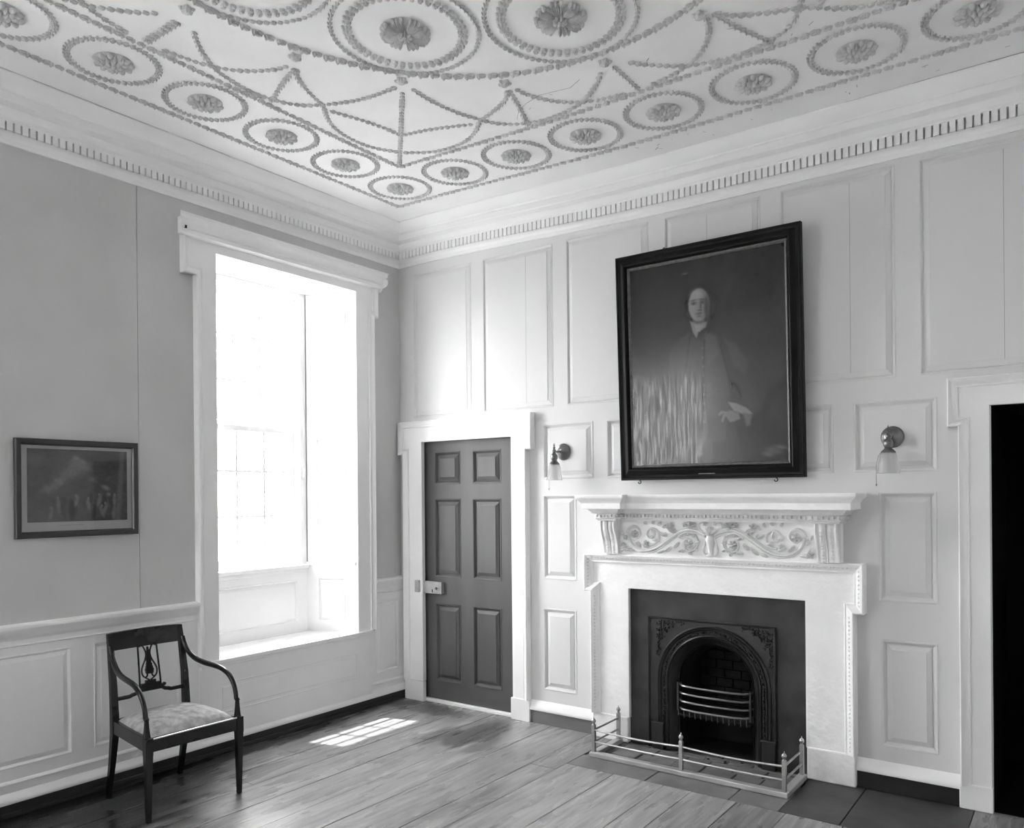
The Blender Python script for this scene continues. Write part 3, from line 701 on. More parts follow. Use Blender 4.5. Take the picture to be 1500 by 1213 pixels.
# consoles
for ca_, cb_ in ((1.893, 2.000), (3.222, 3.343)):
    prof_c = [(1.425, .138), (1.41, .142), (1.39, .143), (1.365, .139), (1.335, .127), (1.305, .113), (1.275, .104), (1.245, .099), (1.220, .097), (1.212, .097)]
    mb = MB(); w = cb_ - ca_; lanes = [(0, 0), (.0, 1), (.06, 1.06), (.12, 1.0), (.16, .93), (.24, 1.0), (.34, 1.04), (.42, .97), (.47, .90), (.50, 1.06), (.53, .90), (.58, .97), (.66, 1.04), (.76, 1.0), (.84, .93), (.88, 1.0), (.94, 1.06), (1, 1), (1, 0)]
    vs = [RW(ca_ + w * t, .075 + (o - .075) * h_ if h_ else .07, z) for z, o in prof_c for t, h_ in lanes]; k = len(lanes)
    mb.add(vs, [(i * k + j, i * k + j + 1, (i + 1) * k + j + 1, (i + 1) * k + j) for i in range(len(prof_c) - 1) for j in range(k - 1)] + [tuple(range(k))])
    for sx in (.30, .70):
        for q in range(11):
            z = 1.40 - q * .018; o = np.interp(z, [p[0] for p in prof_c][::-1], [p[1] for p in prof_c][::-1])
            mb.dome(RW, ca_ + w * sx, z, o - .006, .013, .010, .009, .5 * (-1) ** q, seg=6, rings=2)
    fbuild('console', mb, M['carved'], smooth=True, angle=50)
# scroll carving
cv = MB(); F0 = .072; cu = 2.607
def half_tube(pts, r, r2=None, lift=.0):
    n = len(pts); V = [Vector(p) for p in pts]; rows = []
    for i in range(n):
        t = (V[min(i + 1, n - 1)] - V[max(i - 1, 0)]).normalized(); nn = Vector((-t.y, t.x)); rr = r + ((r2 if r2 is not None else r) - r) * i / (n - 1)
        rows += [RW(V[i].x + nn.x * rr * cos(q), F0 - .001 + lift + rr * 2.3 * sin(q), V[i].y + nn.y * rr * cos(q)) for q in np.linspace(0, PI, 6)]
    cv.add(rows, [(i * 6 + k, i * 6 + k + 1, (i + 1) * 6 + k + 1, (i + 1) * 6 + k) for i in range(n - 1) for k in range(5)] + [tuple(range(6)), tuple((n - 1) * 6 + k for k in range(6))])
def spiral(cx, cz, r, a0, turns, sgn, rr):
    n = int(26 * turns); pts = [(cx + sgn * r * (1 - .8 * k / n) * cos(a0 + 2 * PI * turns * k / n), cz + r * (1 - .8 * k / n) * sin(a0 + 2 * PI * turns * k / n)) for k in range(n + 1)]
    half_tube(pts, rr, rr * .6); return pts
def leaf(x, z, L, w, a, h=.030): cv.dome(RW, x + cos(a) * L * .5, z + sin(a) * L * .5, F0, L * .55, w, h, a, seg=8, rings=2); cv.dome(RW, x + cos(a) * L * .5, z + sin(a) * L * .5, F0 + h * .5, L * .45, w * .25, h * .8, a, seg=6, rings=2)
def daisy(x, z, r, n=6):
    for k in range(n):
        a = 2 * PI * k / n + .3; cv.dome(RW, x + cos(a) * r * .6, z + sin(a) * r * .6, F0 + .002, r * .42, r * .22, .026, a, seg=6, rings=2)
    cv.dome(RW, x, z, F0 + .004, r * .26, r * .26, .036, seg=8)
for s_ in (-1, 1):
    X = lambda d: cu + s_ * d
    spiral(X(.135), 1.292, .074, PI * .15, 1.45, s_, .0085); spiral(X(.135), 1.292, .060, PI * .3, 1.1, s_, .005)
    daisy(X(.135), 1.290, .030, 7); 
    for k in range(7):
        a = PI * (.2 + .25 * k); leaf(X(.135) + s_ * .045 * cos(a), 1.292 + .045 * sin(a), .026, .008, a if s_ > 0 else PI - a)
    for dz, rr in ((0, .010), (-.016, .006), (.013, .005)):
        stem = [(.03, 1.345), (.08, 1.372), (.14, 1.378), (.20, 1.358), (.26, 1.318), (.32, 1.275), (.38, 1.243), (.44, 1.236), (.50, 1.255), (.535, 1.295), (.545, 1.34)]
        half_tube([(p.x, p.y) for p in chaikin([(X(a), b + dz * (1 if a < .4 else .6)) for a, b in stem], 2)], rr, rr * .8)
    spiral(X(.50), 1.345, .052, 0, 1.35, s_, .009); daisy(X(.50), 1.345, .026)
    spiral(X(.385), 1.338, .062, PI * 1.45, 1.2, -s_, .0075); leaf(X(.365), 1.335, .05, .016, 1.2 if s_ > 0 else 1.9, .02); leaf(X(.395), 1.33, .04, .015, .3, .018); daisy(X(.42), 1.29, .018, 5)
    for (a, b, L_, w, an) in ((.20, 1.30, .05, .012, -.9), (.25, 1.27, .05, .012, -.7), (.30, 1.245, .045, .010, -.4), (.24, 1.355, .04, .009, .8), (.28, 1.33, .05, .012, .5), (.33, 1.30, .05, .012, .2),
                              (.40, 1.262, .05, .012, .4), (.46, 1.262, .045, .012, .9), (.565, 1.25, .04, .014, 1.1), (.575, 1.235, .03, .014, 2.2), (.56, 1.30, .035, .010, 1.4), (.58, 1.33, .03, .009, 1.2),
                              (.33, 1.395, .030, .006, 1.9), (.37, 1.405, .026, .005, 1.8), (.42, 1.402, .024, .005, 1.3), (.30, 1.38, .03, .006, 2.1), (.52, 1.245, .04, .010, -.2), (.20, 1.238, .03, .008, 2.6)):
        leaf(X(a), b, L_, w, an if s_ > 0 else PI - an)
    daisy(X(.255), 1.392, .028, 6); daisy(X(.225), 1.365, .018, 5); daisy(X(.575), 1.25, .026, 5); daisy(X(.285), 1.345, .014, 5)
    half_tube([(p.x, p.y) for p in chaikin([(X(.05), 1.36), (X(.075), 1.39), (X(.07), 1.418), (X(.04), 1.422), (X(.03), 1.40)], 2)], .007, .004)
    for (a, b) in ((.10, 1.405), (.13, 1.415), (.16, 1.405), (.115, 1.39), (.03, 1.415)): daisy(X(a), b, .016, 5)
    half_tube([(X(.022), 1.22), (X(.040), 1.235), (X(.045), 1.26), (X(.034), 1.29), (X(.026), 1.33)], .006)
vz = [(.030, 1.222), (.012, 1.235), (.016, 1.262), (.026, 1.295), (.030, 1.320), (.022, 1.340), (.032, 1.352)]
vq = [RW(cu + r_ * cos(t), F0 + r_ * 1.1 * sin(t), z_) for r_, z_ in vz for t in np.linspace(0, PI, 9)]; cv.add(vq, [(i * 9 + k, i * 9 + k + 1, i * 9 + k + 10, i * 9 + k + 9) for i in range(len(vz) - 1) for k in range(8)] + [tuple(range(len(vq) - 9, len(vq)))])
for k in range(7): leaf(cu, 1.352, .045, .009, PI * (.12 + .127 * k), .018)
leaf(cu + .015, 1.345, .06, .012, .8, .034)
fbuild('frieze_carving', cv, M['carved'], smooth=True, angle=60, fix=False)

# ---- slate slip and cast-iron register grate
gr = empty('cast_iron_grate', (2.59, 0, 0)); tag(gr, 'black cast-iron register grate with arched opening and curved bars', 'grate')
ginv = Matrix.Translation((-2.59, 0, 0))
def gbuild(name, mb, m, parent=gr, **k): return build(name, mb, m, parent, matrix=ginv, **k)
sl = MB(); sl.poly(RW, [(2.036, 0), (2.036, .994), (3.15, .994), (3.15, 0), (2.971, 0), (2.971, .822), (2.172, .822), (2.172, 0)], .0, .018)
sl_o = fbuild('slate_slip', sl, M['slate'], bevel=.002); sl_o['label'] = 'dark slate slip round the iron grate'
AC, AZ = 2.59, .440
def archpts(r, z0=.0, n=28, rx=None):
    rx = rx or r
    return [(AC + rx, z0)] + [(AC + rx * cos(PI * k / n), AZ + r * sin(PI * k / n)) for k in range(n + 1)] + [(AC - rx, z0)]
def arch_rings(rings, m, name, z0=0., **k):
    mb = MB(); rows = [[RW(u, o, z) for u, z in archpts(r, z0)] for r, o in rings]; n = len(rows[0]); vs = [p for r in rows for p in r]
    mb.add(vs, [(i * n + j, i * n + j + 1, (i + 1) * n + j + 1, (i + 1) * n + j) for i in range(len(rows) - 1) for j in range(n - 1)]); return gbuild(name, mb, m, **k)
# face plate between arch and rectangle
A = archpts(.352); pl = MB()
rect = []
for u, z in A:
    if z <= AZ + 1e-6: rect.append((2.968 if u > AC else 2.176, z))
    else:
        dx, dz = u - AC, z - AZ; sx = (2.968 - AC) if dx > 0 else (2.176 - AC); t = min(abs(sx / dx) if abs(dx) > 1e-6 else 9e9, (.818 - AZ) / dz); rect.append((AC + dx * t, AZ + dz * t))
n = len(A); pl.add([RW(u, .026, z) for u, z in A] + [RW(u, .026, z) for u, z in rect], [(i, i + 1, n + i + 1, n + i) for i in range(n - 1)])
gbuild('face_plate', pl, M['iron'])
gbuild('edge_moulding', MB().sweep(RW, [(2.974, 0), (2.974, .824), (2.170, .824), (2.170, 0)], [(0, 0), (0, .034), (.004, .038), (.010, .034), (.014, .026)]), M['iron'], smooth=True, angle=30)
arch_rings([(.356, .026), (.356, .036), (.350, .042), (.344, .036), (.338, .032), (.334, .038), (.330, .032), (.326, .026), (.300, .020), (.297, .028), (.292, .032), (.287, .026), (.283, .020), (.279, .024), (.274, .018), (.262, .004), (.245, -.020), (.240, -.028), (.236, -.022), (.232, -.028), (.232, -.06)], M['iron'], 'arch_moulding', smooth=True, angle=30)
fw = MB()
def along(r, z0=.18):
    P = archpts(r, z0); out = []
    for (a, b), (c, d) in zip(P, P[1:]):
        L_ = math.hypot(c - a, d - b); k = max(1, int(L_ / .013))
        for q in range(k): out.append((a + (c - a) * q / k, b + (d - b) * q / k, math.atan2(d - b, c - a)))
    return out
for i, (u, z, a) in enumerate(along(.314)):
    jx = random.uniform(-.004, .004); fw.dome(RW, u + jx, z + jx, .021, random.uniform(.008, .012), .005, random.uniform(.010, .020), a + random.uniform(.3, 1.2) * (-1) ** i, seg=6, rings=2)
    if i % 3 == 0: fw.dome(RW, u, z, .023, .006, .006, .014, seg=6, rings=2)
gbuild('floral_band', fw, M['iron'], fix=False)
for s_ in (-1, 1):
    sp = MB(); cxs = AC + s_ * .385 + (.0 if s_ > 0 else .005); rr_ = random.Random(4)
    X = lambda d: cxs - s_ * d
    for (a, b) in ((.03, .775), (.05, .79), (.075, .785), (.10, .795), (.13, .790), (.16, .797), (.19, .793), (.03, .745), (.05, .755), (.07, .76), (.045, .725), (.03, .705), (.06, .735), (.035, .68), (.03, .65), (.035, .62), (.028, .595), (.10, .772), (.085, .745), (.125, .778), (.06, .70)):
        n_ = 4
        for k in range(n_):
            t = 2 * PI * k / n_ + rr_.random() * 2; sp.dome(RW, X(a) + .008 * cos(t), b + .008 * sin(t), .027, .010, .004, .008 + .006 * rr_.random(), t, seg=6, rings=2)
    gbuild('spandrel_ornament', sp, M['iron'], fix=False)
for u0, u1 in ((2.205, 2.280), (2.895, 2.975)): gbuild('foot_block', MB().box(u0, u1, .0, .052, 0, .165, RW).box(u0 - .004, u1 + .004, 0, .056, .158, .170, RW), M['iron'], bevel=.003)
ck = MB(); ci = [(u, z) for u, z in archpts(.232, 0)]; n = len(ci)
bk = [(AC + (u - AC) * .98, z * .98) for u, z in ci]
ck.add([RW(u, -.06, z) for u, z in ci] + [RW(u, -.36, z) for u, z in bk], [(i, i + 1, n + i + 1, n + i) for i in range(n - 1)] + [tuple(range(n, 2 * n))])
ck.add([RW(AC - .29, -.06, .0), RW(AC + .29, -.06, 0), RW(AC + .29, -.36, 0), RW(AC - .29, -.36, 0)], [(0, 1, 2, 3)])
ck_o = gbuild('fire_chamber', ck, M['brick_dark'])
fb = MB()
for r in range(8):
    for k in range(5):
        u = AC - .22 + k * .11 - (.055 if r % 2 else 0); z = .18 + r * .058
        if (u - AC) ** 2 + max(0, z - AZ) ** 2 < .20 ** 2: fb.box(u - .052, u + .052, -.34, -.325 + random.uniform(0, .004), z, z + .054, RW)
fb_o = build('firebrick', fb, M['brick_dark'], ck_o, matrix=ginv, bevel=.003)
def bar(z, w=.0068, out=.055):
    x0, x1 = 2.357, 2.822
    P = [(x0, .05, z)] + [(x0 + .012 + (x1 - x0 - .024) * k / 14, -(.008 + out * sin(PI * k / 14) ** .35 - .012), z) for k in range(15)] + [(x1, .05, z)]
    return MB().tube([(p[0], p[1], p[2]) for p in P], w, 8)
for z in (.412, .364, .316, .268): gbuild('fire_bar', bar(z), M['iron_bright'], smooth=True)
for x in (2.362, 2.817): gbuild('bar_upright', MB().box(x - .006, x + .006, 0.0, .014, .25, .425, RW), M['iron'])
for k in range(13):
    x = 2.375 + k * .0355; gbuild('grate_prong', MB().box(x - .0022, x + .0022, .028, .034, .222 - .004 * (k % 2), .268, RW).box(x - .0022, x + .0022, -.22, .034, .222, .228, RW), M['iron_prong'])
gbuild('fire_bed', MB().box(2.36, 2.82, -.30, .02, .225, .235, RW), M['brick_dark'])

# ---- hearth
ht = empty('hearth', (2.6, -.3, 0)); tag(ht, 'stone hearth let into the floorboards before the fireplace', 'hearth', None, 'structure')
hinv = Matrix.Translation((-2.6, .3, 0))
hs = MB()
for (x0, x1, y0, y1) in ((1.914, 2.42, -.598, -.40), (2.425, 2.90, -.598, -.40), (2.905, 3.16, -.598, -.40)): hs.box(x0, x1, y0, y1, -.025, random.uniform(-.001, .0015))
build('front_slab', hs, M['hearth'], ht, matrix=hinv, bevel=.003)
M['hearth_dark'] = mat('dark_hearth_slate', .055, .45, .4, .3, 9, .35, 4)
build('dark_slab', MB().box(3.163, 3.45, -.598, -.002, -.025, .000).box(3.453, 3.958, -.598, -.002, -.025, -.002), M['hearth_dark'], ht, matrix=hinv, bevel=.003)
hb = MB(); y = -.398
rowsb = [-.398, -.29, -.175, -.06, .0]
for a, b in zip(rowsb, rowsb[1:]):
    x = 1.92 - random.uniform(0, .1)
    while x < 3.158:
        w = random.uniform(.14, .22); x1 = min(3.16, x + w); x0 = max(1.915, x)
        if x1 - x0 > .02:
            j = lambda: random.uniform(-.006, .006)
            z = random.uniform(-.008, .002); q = [(x0 + .003 + j() * .3, a + .003), (x1 - .003 + j() * .5, a + .003 + j() * .3), (x1 - .003 + j() * .5, b - .003), (x0 + .003, b - .003 + j() * .3)]
            hb.add([(p[0], p[1], -.025) for p in q] + [(p[0], p[1], z) for p in q], [(4, 5, 6, 7), (0, 1, 5, 4), (1, 2, 6, 5), (2, 3, 7, 6), (3, 0, 4, 7)])
        x = x1 + .001
        if x1 >= 3.159: break
build('hearth_brick', hb, M['hearth'], ht, matrix=hinv, bevel=.004)
rb = MB(); r0 = random.Random(2)
for k in range(16): rb.dome(lambda u, o, z: (u, z, o), 2.60 + r0.uniform(-.35, .5), -.02 - r0.uniform(-.1, .05), 0, .012 * r0.uniform(.4, 1.2), .01, .006, r0.random() * 3, seg=6, rings=2)
build('soot_crumb', rb, M['brick_dark'], ht, matrix=hinv)

# ---- fender
fe = empty('fender', (2.56, -.24, 0)); tag(fe, 'low three-sided metal hearth fender with five ball-topped posts', 'fender')
fi = Matrix.Translation((-2.56, .24, 0)); X0, X1, YF, YB = 1.985, 3.132, -.398, -.085
def fb_(name, mb, m, **k): return build(name, mb, m, fe, matrix=fi, **k)
fb_('base_rail', MB().box(X0 - .022, X1 + .022, YF - .022, YF + .022, .0015, .030).box(X0 - .022, X0 + .022, YF + .022, YB + .02, .0015, .030).box(X1 - .022, X1 + .022, YF + .022, YB + .02, .0015, .030), M['steel_base'], bevel=.004)
for (x, y) in ((X0, YF), ((X0 + X1) / 2 - .005, YF), (X1, YF), (X0, YB), (X1, YB)):
    o = fb_('post', MB().box(x - .011, x + .011, y - .011, y + .011, .030, .192), M['steel'], bevel=.002)
    build('ball_finial', MB().lathe([(.010, .190), (.012, .194), (.006, .200), (.008, .204), (.0135, .212), (.0135, .219), (.009, .227), (.003, .232), (.002, .240), (.0005, .242)], (x, y, 0), 'z', 14), M['steel'], o, smooth=True, matrix=fi)
def rails(a, b, z, dip, r=.0062):
    A_, B_ = Vector((a[0], a[1], z)), Vector((b[0], b[1], z)); P = []
    for k in range(11):
        t = k / 10; p = A_.lerp(B_, t); p.z -= dip * sin(PI * t); P.append(p)
    return MB().tube(P, r, 8)
xm = (X0 + X1) / 2 - .005
for z, dp_ in ((.162, .010), (.090, .003)):
    for a, b in (((X0, YF), (xm, YF)), ((xm, YF), (X1, YF)), ((X0, YF), (X0, YB)), ((X1, YF), (X1, YB))): fb_('rail', rails(a, b, z, dp_ if a[1] == b[1] else 0), M['steel'], smooth=True)

# ---- sconces
def sconce(x, chain_dx, chain_dy, label):
    r = empty('wall_sconce', (x, -.0, 1.885)); tag(r, label, 'wall lamp', None)
    b = MB().lathe([(.057, .001), (.058, .006), (.052, .012), (.050, .016), (.036, .020), (.030, .026), (.016, .030), (.010, .034), (.001, .036)], (0, 0, 0), 'y', 32); build('backplate', b, M['bronze'], r, smooth=True)
    a = MB().tube([(0, -.03, 0), (0, -.07, 0), (0, -.105, -.004), (0, -.12, -.012)], .0075, 10); a.dome(RW, 0, 0, .04, .012, .012, .012)
    build('arm', a, M['bronze'], r, smooth=True)
    s_ = MB().lathe([(.001, .056), (.003, .048), (.007, .038), (.004, .030), (.010, .024), (.006, .016), (.013, .006), (.014, -.006), (.010, -.012), (.018, -.020), (.024, -.034), (.024, -.050), (.018, -.060), (.020, -.066), (.036, -.082), (.038, -.090), (.032, -.092)], (0, -.12, 0), 'z', 20)
    build('socket', s_, M['bronze'], r, smooth=True)
    sh = [(.034, -.086), (.040, -.100), (.044, -.130), (.047, -.160), (.052, -.190), (.054, -.194), (.051, -.190), (.0455, -.160), (.0425, -.130), (.038, -.100), (.032, -.088)]
    q = MB(); seg = 32; vs = []
    for rr, z in sh:
        for k in range(seg):
            g_ = 1 + (.03 if k % 2 else -.01); vs.append((rr * g_ * cos(2 * PI * k / seg), -.12 + rr * g_ * sin(2 * PI * k / seg), z))
    q.add(vs, [(i * seg + k, i * seg + (k + 1) % seg, (i + 1) * seg + (k + 1) % seg, (i + 1) * seg + k) for i in range(len(sh) - 1) for k in range(seg)])
    build('glass_shade', q, M['shade'], r, smooth=True)
    q = MB().lathe([(.001, -.09), (.010, -.095), (.016, -.120), (.017, -.135), (.010, -.152), (.001, -.156)], (0, -.12, 0), 'z', 14); build('bulb', q, M['glass'], r, smooth=True)
    c = MB().tube([(chain_dx * .4, -.12 + chain_dy * .4, -.075), (chain_dx * .8, -.12 + chain_dy * .8, -.10), (chain_dx, -.12 + chain_dy, -.15), (chain_dx, -.12 + chain_dy, -.248)], .0011, 6); c.lathe([(.001, -.246), (.0035, -.251), (.0035, -.256), (.001, -.260)], (chain_dx, -.12 + chain_dy, 0), 'z', 8)
    build('pull_chain', c, M['bronze'], r)
sconce(1.535, -.006, -.058, 'small brass wall lamp with glass shade, between the panelled door and the portrait')
sconce(3.592, -.052, -.030, 'small brass wall lamp with glass shade, beside the open dark doorway')

# ================================================================= PICTURES
def soft(d, w): return 1 / (1 + np.exp(np.clip(d / w * 4, -40, 40)))
def noise2(n, m_, f, seed):
    r = np.random.RandomState(seed); out = np.zeros((n, m_)); amp = 1.; tot = 0
    for o in range(4):
        k = int(f * 2 ** o) + 2; g = r.rand(k, k); y = np.linspace(0, k - 1.001, n); x = np.linspace(0, k - 1.001, m_)
        yi, xi = y.astype(int), x.astype(int); fy, fx = (y - yi)[:, None], (x - xi)[None]
        fy, fx = fy * fy * (3 - 2 * fy), fx * fx * (3 - 2 * fx)
        out += amp * ((g[yi][:, xi] * (1 - fx) + g[yi][:, xi + 1] * fx) * (1 - fy) + (g[yi + 1][:, xi] * (1 - fx) + g[yi + 1][:, xi + 1] * fx) * fy); tot += amp; amp *= .55
    return out / tot
def polyd(X, Y, pts):      # signed distance to a polygon, negative inside
    d = np.full(X.shape, 1e9); inside = np.zeros(X.shape, bool); n = len(pts)
    for i in range(n):
        x0, y0 = pts[i]; x1, y1 = pts[(i + 1) % n]; ex, ey = x1 - x0, y1 - y0; wx, wy = X - x0, Y - y0
        t = np.clip((wx * ex + wy * ey) / (ex * ex + ey * ey), 0, 1); d = np.minimum(d, np.hypot(wx - ex * t, wy - ey * t))
        c1 = (y0 <= Y) != (y1 <= Y)
        with np.errstate(divide='ignore', invalid='ignore'): xi = x0 + (Y - y0) / (y1 - y0 if y1 != y0 else 1e-9) * ex
        inside ^= c1 & (X < xi)
    return np.where(inside, -d, d)
def ell(X, Y, cx, cy, a, b, ang=0):
    ca, sa = cos(ang), sin(ang); x, y = (X - cx) * ca + (Y - cy) * sa, -(X - cx) * sa + (Y - cy) * ca
    return (np.sqrt((x / a) ** 2 + (y / b) ** 2) - 1) * min(a, b)
def lay(I, d, w, v): k = soft(d, w); return I * (1 - k) + v * k
def picture_mesh(name, I, w, h, m, parent, F):
    n, k = I.shape; mb = MB(); mb.add([F(w * i / (k - 1), h * (1 - j / (n - 1))) for j in range(n) for i in range(k)], [(j * k + i, (j + 1) * k + i, (j + 1) * k + i + 1, j * k + i + 1) for j in range(n - 1) for i in range(k - 1)])
    o = build(name, mb, m, parent, fix=False, smooth=True); a = o.data.color_attributes.new('Col', 'FLOAT_COLOR', 'POINT'); f = np.clip(I, .002, .9).ravel()
    a.data.foreach_set('color', np.stack([f, f, f, np.ones_like(f)], 1).ravel()); return o
# portrait of a standing man in coat and waistcoat; coordinates in the canvas: x 0..1, y 0..1.25 downwards
n, k = 250, 200; X, Y = np.meshgrid(np.linspace(0, 1, k), np.linspace(0, 1.25, n))
def T(px, py):
    s_ = (px - 116 - 14 * (py - 200) / 900) / 704; top = 230 - 133 * s_; return s_, (py - top) / (1102 - top) * 1.25
def TP(*pts): return [T(a, b) for a, b in pts]
N1 = noise2(n, k, 5, 1); N2 = noise2(n, k, 22, 2); N3 = noise2(n, k, 60, 3)
I = .026 + .022 * (N1 - .4) + .010 * (N2 - .5)
I = lay(I, ell(X, Y, .80, .50, .32, .16, -.2), .12, .042); I = lay(I, ell(X, Y, .86, .72, .22, .10, -.5), .08, .050)
I = lay(I, ell(X, Y, .15, .30, .25, .30), .2, .034)
# hair
hx, hy = T(448, 375); I = lay(I, ell(X, Y, hx + .002, hy - .012, .094, .104), .07, .016)
I = lay(I, ell(X, Y, hx + .070, hy + .05, .034, .085), .06, .015); I = lay(I, ell(X, Y, hx - .070, hy + .04, .028, .07), .06, .018)
# coat body
coat = TP((330, 560), (400, 500), (440, 520), (500, 500), (560, 520), (610, 560), (660, 620), (715, 700), (740, 790), (725, 850), (680, 900), (640, 870), (600, 830), (600, 900), (640, 1100), (250, 1100), (285, 900), (300, 740), (305, 620))
I = lay(I, polyd(X, Y, coat), .012, .044 + 0 * X)
I = lay(I, polyd(X, Y, TP((310, 600), (360, 530), (405, 510), (395, 640), (350, 780), (330, 880), (300, 860))), .012, .058)
I = lay(I, polyd(X, Y, TP((405, 520), (455, 540), (500, 505), (540, 560), (570, 680), (585, 800), (560, 1000), (330, 1010), (345, 800), (385, 660))), .010, .064)   # waistcoat
I = lay(I, polyd(X, Y, TP((475, 510), (525, 520), (535, 600), (490, 650), (470, 590))), .02, .088)
I = lay(I, polyd(X, Y, TP((560, 530), (610, 560), (665, 640), (650, 700), (600, 660))), .02, .070)
for pth in ((405, 520), (385, 660), (350, 780)), ((470, 540), (465, 640), (470, 800)), ((540, 560), (570, 680), (605, 790)), ((300, 620), (300, 760), (290, 860)):
    for (a, b), (c, d_) in zip(pth, pth[1:]):
        p, q = T(a, b), T(c, d_); I = lay(I, polyd(X, Y, [p, (p[0] + .006, p[1]), (q[0] + .006, q[1]), q]), .010, .018)
for kx in range(9):
    p = T(462 + kx, 575 + kx * 42); I = lay(I, ell(X, Y, p[0], p[1], .007, .008), .004, .10)
I = lay(I, polyd(X, Y, TP((590, 690), (640, 700), (690, 760), (715, 840), (670, 880), (610, 820), (625, 770))), .012, .052)
I = lay(I, ell(X, Y, *T(610, 770), .022, .06, -.5), .015, .016)
# neckcloth and head
I = lay(I, ell(X, Y, hx - .004, hy + .115, .042, .045), .010, .13)
I = lay(I, polyd(X, Y, TP((406, 452), (440, 465), (485, 455), (478, 480), (446, 500), (436, 528), (420, 505))), .006, .24)
I = lay(I, polyd(X, Y, TP((425, 470), (468, 470), (452, 500), (434, 500))), .006, .30)
fc = ell(X, Y, hx, hy + .005, .068, .098); face = .185 - .07 * smooth(0, 0, 1) - .55 * np.clip(X - hx, 0, 1) * 1.1
I = lay(I, fc, .006, 0.27 - 1.3 * np.clip(X - hx, -.04, .08)); I = lay(I, ell(X, Y, hx - .012, hy - .055, .036, .030), .02, .38)
for sx in (-.030, .028):
    ex, ey = hx + sx - .004, hy - .008
    I = lay(I, ell(X, Y, ex, ey, .019, .010), .006, .10); I = lay(I, ell(X, Y, ex, ey + .001, .011, .0045), .003, .20); I = lay(I, ell(X, Y, ex, ey + .001, .0045, .0048), .003, .02); I = lay(I, ell(X, Y, ex, ey - .018, .020, .0035, -.1 if sx < 0 else .1), .005, .06)
I = lay(I, polyd(X, Y, [(hx + .000, hy - .01), (hx + .008, hy - .01), (hx + .012, hy + .034), (hx - .004, hy + .036)]), .006, .24); I = lay(I, ell(X, Y, hx + .004, hy + .038, .013, .004), .004, .07); I = lay(I, ell(X, Y, hx + .012, hy + .01, .005, .03), .006, .09)
I = lay(I, ell(X, Y, hx - .001, hy + .056, .018, .0035), .004, .055); I = lay(I, ell(X, Y, hx - .001, hy + .063, .014, .004), .004, .15); I = lay(I, ell(X, Y, hx, hy + .074, .013, .004), .006, .11); I = lay(I, ell(X, Y, hx + .052, hy + .03, .018, .07), .014, .075)
# cuff and hand on the hip
I = lay(I, polyd(X, Y, TP((575, 822), (610, 828), (655, 850), (682, 878), (655, 885), (600, 862))), .007, .24)
I = lay(I, polyd(X, Y, TP((640, 870), (680, 885), (670, 930), (655, 935))), .012, .13)
I = lay(I, polyd(X, Y, TP((580, 858), (622, 872), (628, 900), (600, 912), (575, 905), (566, 880))), .007, .16)
for a in (((574, 866), (545, 862), (530, 878), (538, 884), (552, 874), (572, 880)), ((572, 876), (553, 878), (545, 908), (552, 915), (562, 890), (576, 888)), ((596, 900), (590, 915), (580, 912), (584, 900))): I = lay(I, polyd(X, Y, TP(*a)), .005, .17)
for a, b, c, d_, v in ((470, 960, .018, .06, .10), (445, 1040, .012, .04, .16), (447, 1055, .012, .012, .22), (770, 1050, .05, .018, .10), (745, 1065, .03, .012, .13), (800, 1035, .03, .008, .15)): I = lay(I, ell(X, Y, *T(a, b), c, d_, .2), .014, v)
I = I * (.92 + .16 * N3) * .62 + .004 * (N2 - .5)
I = lay(I, ell(X, Y, .38, .08, .015, .004), .006, .09)
po = empty('portrait_painting', (2.585, -.035, 1.682)); po.rotation_euler = (math.radians(2.3), 0, 0)
tag(po, 'large dark framed oil portrait of a standing man, hung above the mantel', 'painting')
w2, hh = .574, 1.408
PF = lambda u, o, z: (u, -o, z)
rectp = [(w2, 0), (w2, hh), (-w2, hh), (-w2, 0)]
build('picture_frame', MB().sweep(PF, rectp, [(0, 0), (0, .034), (.004, .040), (.012, .040), (.016, .034), (.030, .030), (.038, .034), (.048, .045), (.060, .050), (.068, .046), (.074, .030), (.078, .022)], True), M['frame'], po, smooth=True, angle=30)
build('sight_edge', MB().sweep(PF, [(w2 - .078, .078), (w2 - .078, hh - .078), (-w2 + .078, hh - .078), (-w2 + .078, .078)], [(0, .022), (0, .030), (.004, .034), (.010, .030), (.016, .020), (.018, .012)], True), M['frame_gilt'], po, smooth=True, angle=30)
cw_, chh = 2 * w2 - .18, hh - .18
def warp(a, b):                                          # curl added at one side so the canvas catches the glare
    return .095 * max(0, .37 - .12 * b - a) ** 2
nt = M['canvas'].node_tree; tcn = nt.nodes.new('ShaderNodeTexCoord'); mpn = nt.nodes.new('ShaderNodeMapping'); mpn.inputs['Scale'].default_value = (30, 1, 3.5); nsn = nt.nodes.new('ShaderNodeTexNoise'); nsn.inputs['Scale'].default_value = 2.2; nsn.inputs['Detail'].default_value = 4
rgn = nt.nodes.new('ShaderNodeMapRange')
for k_, v_ in zip(('From Min', 'From Max', 'To Min', 'To Max'), (.35, .65, .14, .27)): rgn.inputs[k_].default_value = v_
nt.links.new(tcn.outputs['Object'], mpn.inputs['Vector']); nt.links.new(mpn.outputs['Vector'], nsn.inputs['Vector']); nt.links.new(nsn.outputs['Fac'], rgn.inputs['Value']); nt.links.new(rgn.outputs['Result'], nt.nodes['Principled BSDF'].inputs['Roughness'])
cvs = picture_mesh('canvas', I, cw_, chh, M['canvas'], po, lambda a, b: (a - cw_ / 2, -.014 - warp(a, b), b + .09))
build('backing_board', MB().box(-w2 + .03, w2 - .03, .001, .012, .03, hh - .03, PF), M['dark'], po)
build('name_plaque', MB().box(-.052, .052, .030, .0325, .030, .058, PF), M['plaque'], po, bevel=.001)
